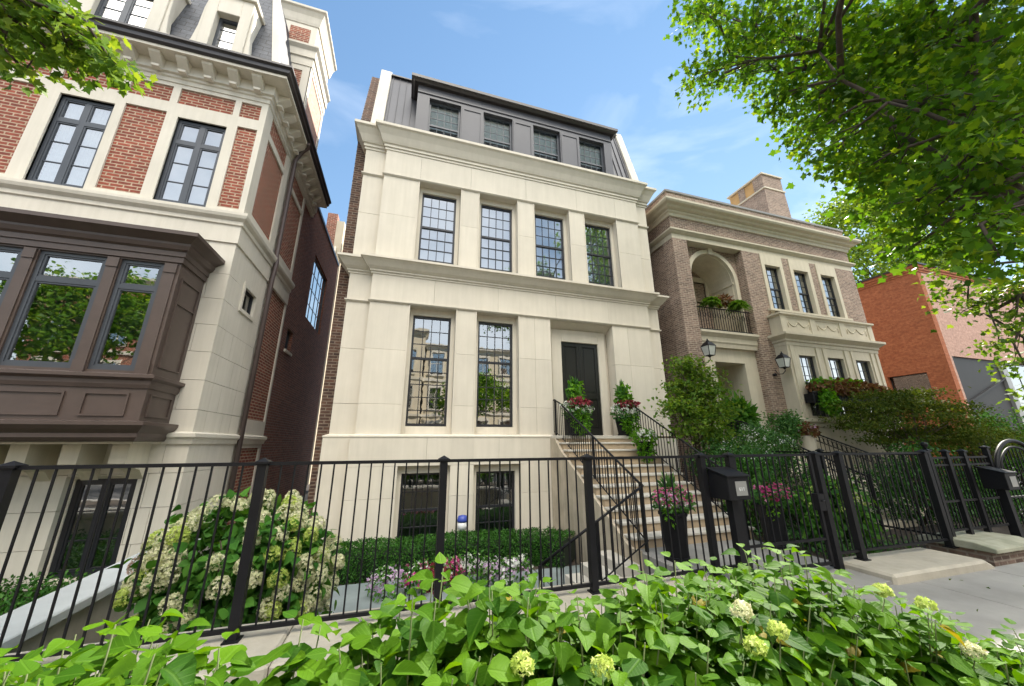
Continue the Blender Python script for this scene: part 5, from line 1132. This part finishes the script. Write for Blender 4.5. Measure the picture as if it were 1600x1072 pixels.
front = [  (-1.62, 1.70, .86, .32, (), 'far left hydrangea below the garden wall'), # x, y, height, spread, flowers, words
    (-1.15, 1.50, .93, .34, ('limefl',), 'leftmost hydrangea of the front row'),
    (-.72, 1.35, 1.03, .32, ('limefl', 'cream'), 'hydrangea with two lime flower heads left of the second fence post'),
    (-.30, 1.38, 1.02, .30, ('dryfl', 'dryfl'), 'hydrangea with faded pink flower heads below the big cream hydrangea'),
    (.08, 1.50, 1.10, .33, ('limefl',), 'hydrangea below the left end of the bluestone path'),
    (.42, 1.55, 1.16, .33, ('limefl',), 'tall hydrangea in front of the middle fence post'),
    (.78, 1.50, 1.12, .33, ('limefl',), 'hydrangea just right of the middle fence post'),
    (1.15, 1.55, 1.14, .33, ('limefl', 'cream'), 'hydrangea in front of the foot of the front steps'),
    (1.55, 1.55, 1.12, .33, ('limefl',), 'hydrangea below the mailbox'),
    (1.98, 1.62, 1.15, .36, ('limefl',), 'tallest hydrangea on the right, below the gate'),
    (2.45, 1.50, .97, .34, ('cream', 'limefl'), 'hydrangea beside the stone block under the right fence'),
    (2.90, 1.40, .82, .32, ('lilacfl',), 'hydrangea carrying a lilac pink flower head at the sidewalk edge'),
    (3.45, 1.35, .68, .30, ('limefl',), 'low hydrangea at the right corner of the planting strip'),
    (4.00, 1.25, .66, .30, (), 'last low hydrangea beside the sidewalk at the right edge')]
HX = lambda x: .24 if x < -.5 else .16 if x < .2 else (.05 if x < 2.2 else .02)
for x, y, h, s_, fl, lab in front: hydrangea(x, y, h+HX(x), s_+.03, lab + ', bright green', fl=[(f, .032 if f == 'limefl' else .036) for f in fl], ns=36, leaf=.088)
near = [(-1.75, 1.55, 1.02), (-1.38, 1.72, 1.08), (-.95, 1.75, 1.10), (-.72, .95, .84), (-.2, .92, .86), (.30, 1.0, .82), (.75, .98, .80), (1.2, 1.02, .78), (1.7, 1.05, .80), (2.2, 1.0, .74), (2.75, .95, .60), (3.3, .9, .48)]
words = ['at the far lower left corner', 'against the coping below the garden wall', 'against the coping below the second fence post', 'at the lower left corner', 'below the cream flowers on the left', 'below the flower bed', 'at the bottom centre', 'below the front steps', 'below the gate posts', 'below the right fence panel', 'below the lilac flower head', 'at the lower right corner']
for (x, y, h), wd in zip(near, words): hydrangea(x, y, h+.05, .33, 'nearest row hydrangea with broad green leaves ' + wd, ns=30, leaf=.09, fl=[('limefl', .028)] if h > .83 else [])
# big panicle hydrangea behind the fence
t = thing('hydrangea', 'big round hydrangea covered in cream flower heads behind the fence, right of the garden wall', 'shrub')
hc = np.array([-1.60, 5.25, .24]); hr = np.array([.86, .6, .76])
pos, dv, nr = cloud(hc, hr, 3900, 170, .11, .5, .6); leafmesh('foliage', TO, pos, dv, nr, rng.uniform(.7, 1.2, len(pos))*.12, MT['hyd_b'], t)
m = MB()
for i in range(14):
    d = rdir(1)[0]; d[2] = abs(d[2]); e = hc + d*hr*.9; m.tube([(hc[0]+R_.uniform(-.2, .2), hc[1]+R_.uniform(-.1, .1), -.62), tuple((hc+e)/2-np.array([0, 0, .2])), tuple(e)], [.016, .011, .006], 5)
m.build('stem', MT['twig'], t)
heads = 0
for i in range(900):
    if heads >= 98: break
    d = rdir(1)[0]
    if d[1] > .1 or d[2] < -.7: continue
    heads += 1; c = hc + d*hr*R_.uniform(1.04, 1.16); fm = R_.choice(['cream', 'cream', 'cream', 'limefl', 'cream', 'dryfl'] if heads % 9 == 0 else ['cream', 'cream', 'limefl', 'cream'])
    head(t, c, R_.uniform(.07, .10), 300, fm, R_.uniform(1.0, 1.4), .030)
# ================================================================ trees
def curve(a, b, sag, k=6):
    a, b = np.array(a, float), np.array(b, float); ts = np.linspace(0, 1, k); L_ = np.linalg.norm(b-a); w_ = rng.normal(size=3)*.06*L_
    return [tuple(a+(b-a)*q + np.array([0, 0, sag*L_])*math.sin(math.pi*q) + w_*math.sin(2*math.pi*q)) for q in ts]
def tree(name, label, trunk, r0, forks, blobs, dens, leaf, mt, T_=None, twig=.28, cat_='tree', group=None, spread=.16, per=16, up=.4):
    """trunk: list of points; forks: main limb ends; blobs: leaf masses (x,y,z,r)"""
    T_ = T_ or TM; t = thing(name, label, cat_, group); m = MB(); top = trunk[-1]; k = len(trunk)
    m.tube(trunk, [r0*(1-.35*i/(k-1)) for i in range(k)], 12); limb = []
    for f in forks:
        c = curve(top, f, .06, 7); m.tube(c, [r0*.24*(1-.75*i/6) for i in range(7)], 8); limb += [(np.array(p), r0*.5*(1-.75*i/6)) for i, p in enumerate(c)]
    P_, D_, N_ = [], [], []
    for (x, y, z, r) in blobs:
        b = np.array([x, y, z]); cand = sorted(limb, key=lambda q: np.linalg.norm(q[0]-b) + .4*max(0, q[0][2]-z))[0]
        c = curve(cand[0], b, .05, 5); rb = min(cand[1], .012+.02*np.linalg.norm(cand[0]-b)); m.tube(c, [rb*(1-.18*i) for i in range(5)], 6)
        nt = max(3, int(dens*r*r*per)); 
        for i in range(nt):
            d = rdir(1)[0]; e = b + d*r*R_.uniform(.35, 1.05); s0 = np.array(c[R_.choice([2, 3, 4])])
            if i % 3 == 0: m.tube([tuple(s0), tuple((s0+e)/2+rng.normal(size=3)*.04), tuple(e)], [.012, .008, .004], 4, False)
            n = int(R_.uniform(8, 20)); pos = e + rng.normal(size=(n, 3))*spread*np.array([1, 1, .6]); P_.append(pos)
            D_.append((pos-e) + rdir(n)*.08 + np.array([0, 0, -.06])); N_.append(rdir(n)*.55+np.array([0, 0, up])+d*.2)
    P_, D_, N_ = np.concatenate(P_), np.concatenate(D_), np.concatenate(N_)
    m.build('trunk', MT['bark'], t); leafmesh('crown', T_, P_, D_, N_, rng.uniform(.6, 1.2, len(P_))*leaf, MT[mt], t); return t
BR = [(5.07, 3.72, 9.93, 0.47), (6.96, 5.1, 12.98, 0.65), (6.13, 3.47, 9.68, 0.78), (8.4, 4.76, 12.64, 1.07), (5.01, 3.72, 8.35, 0.43), (6.86, 5.1, 10.82, 0.58), (5.92, 3.72, 8.65, 0.32), (8.12, 5.1, 11.23, 0.43), (6.61, 3.1, 9.0, 0.77), (9.06, 4.25, 11.71, 1.06), (6.23, 3.47, 7.91, 0.42), (8.54, 4.76, 10.21, 0.57), (6.65, 3.1, 7.62, 0.65), (9.12, 4.25, 9.81, 0.89), (6.12, 3.1, 6.68, 0.31), (8.39, 4.25, 8.52, 0.43), (7.21, 2.73, 8.57, 0.77), (9.88, 3.74, 11.11, 1.05), (6.2, 2.85, 6.14, 0.41), (8.51, 3.91, 7.79, 0.57), (7.23, 2.73, 7.39, 0.69), (9.91, 3.74, 9.5, 0.95), (6.09, 2.6, 5.48, 0.36), (8.35, 3.57, 6.88, 0.5), (6.7, 2.48, 5.81, 0.57), (9.19, 3.4, 7.34, 0.78), (6.11, 2.48, 4.8, 0.32), (8.38, 3.4, 5.95, 0.44), (7.61, 2.36, 8.36, 0.76), (10.44, 3.23, 10.83, 1.04), (6.8, 2.11, 6.4, 0.64), (9.32, 2.89, 8.14, 0.88), (6.08, 2.23, 4.43, 0.39), (8.34, 3.06, 5.44, 0.53), (7.57, 1.86, 7.77, 0.66), (10.38, 2.55, 10.02, 0.9), (5.79, 1.8, 4.76, 0.52), (7.94, 2.46, 5.89, 0.71), (6.28, 1.49, 5.61, 0.56), (8.61, 2.04, 7.06, 0.77), (6.32, 1.98, 4.04, 0.32), (8.67, 2.72, 4.91, 0.44), (6.86, 1.36, 6.61, 0.53), (9.4, 1.87, 8.43, 0.72), (5.81, 1.49, 4.49, 0.46), (7.96, 2.04, 5.53, 0.63), (5.49, 1.43, 3.76, 0.32), (7.52, 1.95, 4.53, 0.44), (6.2, 1.24, 5.03, 0.44), (8.51, 1.7, 6.27, 0.61), (6.03, 2.48, 4.06, 0.2), (8.27, 3.4, 4.93, 0.28), (5.46, 1.61, 3.45, 0.24), (7.49, 2.21, 4.1, 0.33)]
tree('maple_tree', 'large street maple whose leafy limbs hang across the top right of the sky', [(7.3, .85, -.1), (7.25, .85, 1.2), (7.4, .95, 2.6), (7.5, 1.2, 3.6)], .26,
     [(6.2, 2.2, 6.3), (6.6, 2.9, 8.4), (8.2, 2.8, 8.5), (8.9, 3.9, 10.5), (6.0, 1.5, 4.6), (8.5, 2.0, 6.4), (6.5, 4.0, 9.5)], BR + [(4.5, 1.0, 8.5, .9), (5.6, .3, 9.0, 1.0), (6.6, -.5, 8, 1.1), (7.5, .5, 10, 1.2), (5.2, 2.2, 9.8, .8), (8.6, .4, 8.5, 1.2), (7.8, -1.4, 9.5, 1.2), (4.0, 0, 9.5, .9)], 4.2, .11, 'maple')
tree('maple_tree', 'second street maple with a low yellow green branch hanging before the orange building', [(14.6, 1.6, -.1), (14.6, 1.6, 2.5), (14.4, 1.7, 4.2)], .24,
     [(13, 3.6, 5.6), (12.4, 3.0, 8.0), (15.5, 2.5, 8), (13.6, 4.4, 5.0), (13.5, 5, 8.6), (11.4, 3.4, 9.2)], [(12.48, 4.6, 5.24, .30), (13.14, 4.4, 4.98, .42), (13.82, 4.0, 5.23, .52), (12.67, 4.6, 4.68, .2), (12.61, 4.2, 3.77, .27), (12.75, 4.0, 3.29, .31), (12.45, 4.0, 2.59, .22), (13.08, 4.0, 4.35, .33), (12.56, 4.6, 5.85, .23), (13.3, 3.5, 7, .8), (14.5, 3.2, 7.5, 1.2), (13, 2.5, 8.3, 1.1), (15.5, 2, 9, 1.5), (14, 1, 9.5, 1.3), (12, 1.5, 9, 1.0), (13.2, 4.2, 8.6, .9), (14.2, 5.2, 9.6, 1.2), (15.5, 5, 10, 1.5), (13, 3.5, 10.5, 1.4), (16, 3.5, 8, 1.4), (11, 4, 10.2, 1.2), (10.4, 2.6, 8.6, 1.1)], 5.6, .11, 'vib')  # high crown masses put in to shade the sidewalk and fence
BL = [(-3.22, 3.0, 4.97, .26), (-2.99, 3.0, 4.8, .2), (-2.76, 3.0, 4.83, .18), (-2.55, 3.0, 4.7, .13), (-3.0, 3.0, 4.50, .10), (-2.77, 3.0, 4.60, .11), (-2.44, 3.0, 4.65, .08), (-3.07, 3.0, 5.26, .2), (-3.12, 3.0, 4.72, .17), (-3.3, 3.0, 5.3, .25), (-2.85, 2.9, 4.95, .16), (-2.68, 3.1, 4.78, .13)]
tree('maple_tree', 'street tree whose small leafy branch tip enters the top left corner', [(-5.2, .9, -.1), (-5.2, .9, 2.4), (-5.0, 1.0, 4.0)], .22,
     [(-3.6, 2.8, 5.2), (-5.2, 1.8, 7.0), (-6.4, .6, 6.8), (-5, -.6, 7.2)], BL + [(-4.2, 2.6, 5.6, .5), (-5.2, 1.8, 7.2, 1.1), (-6.4, .6, 7, 1.2), (-5, -.6, 7.4, 1.2)], 20, .07, 'vib', spread=.08)
tree('locust_tree', 'airy sunlit tree with pale branches standing behind the orange building', [(36, 16.5, -.5), (36, 16.5, 6), (35.5, 16.3, 11)], .40,
     [(32.5, 16, 17.5), (36, 16, 19.5), (40, 16, 18), (31, 16, 15), (43, 16, 16)], [(30.3, 16, 17.6, 1.3), (32.3, 16, 19.4, 1.5), (34.8, 16, 20.2, 1.6), (30.6, 16, 15.2, 1.2), (33.2, 16, 16.4, 1.5), (37.5, 16, 20.6, 1.8), (36.5, 16, 17.2, 1.6), (39.5, 16, 16, 1.7), (40.5, 16, 19.2, 1.9), (43, 16, 17, 2), (33.5, 16, 14, 1.2), (37, 16, 14.2, 1.5), (46, 16, 18, 2.2), (29.6, 16, 13.6, 1.0), (41, 16, 14, 1.5)], 1.5, .26, 'bgtree', T_=TO, spread=.42)
for i, (x, y) in enumerate(((-17, -10.5), (6.0, -12.2), (19, -12))):
    zs = 1.45 if i == 0 else 1.0
    tree('maple_tree', ['street tree across the road mirrored in the brown bay window', 'street tree across the road mirrored in the tall windows of the limestone house', 'street tree across the road mirrored in the windows of the mauve brick house'][i], [(x, y, 0), (x+.1, y, 2.2), (x, y+.1, 3.4)], .2, [(x-1.5, y, 5.5), (x+1.5, y+.5, 5.8), (x, y-1, 7), (x, y+1.3, 5)],
         [(x+dx*zs*1.3, y+dy, z*zs, 1.1*zs*1.1) for dx, dy, z in ((-1.7, 0, 5.3), (1.7, .4, 5.6), (0, -1, 7), (0, 1.2, 5), (0, 0, 6.2), (-1, .8, 6.6), (1, -.8, 6.8))], 2.2, .22, 'maple', T_=TO, spread=.3)

GR = {'wall_lantern': 'wall lanterns flanking the arched entrance', 'planter': 'planters by the steps and walk', 'flowering_plant': 'planted flowers in the black planters', 'fern': 'ferns on the balcony',
      'mailbox': 'mailboxes on the fences', 'maple_tree': 'maples along the street', 'iron_fence': 'black iron fence runs', 'stair_railing': 'black stair railings', 'japanese_maple': 'bronze green maples in the neighbouring yard',
      'flowering_shrub': 'shrubs beside the stair railing', 'facing_house': 'houses across the street'}
for o in list(bpy.data.objects):
    n = o.name.split('.')[0]
    if o.parent is None and n in GR and 'label' in o: o['group'] = GR[n]
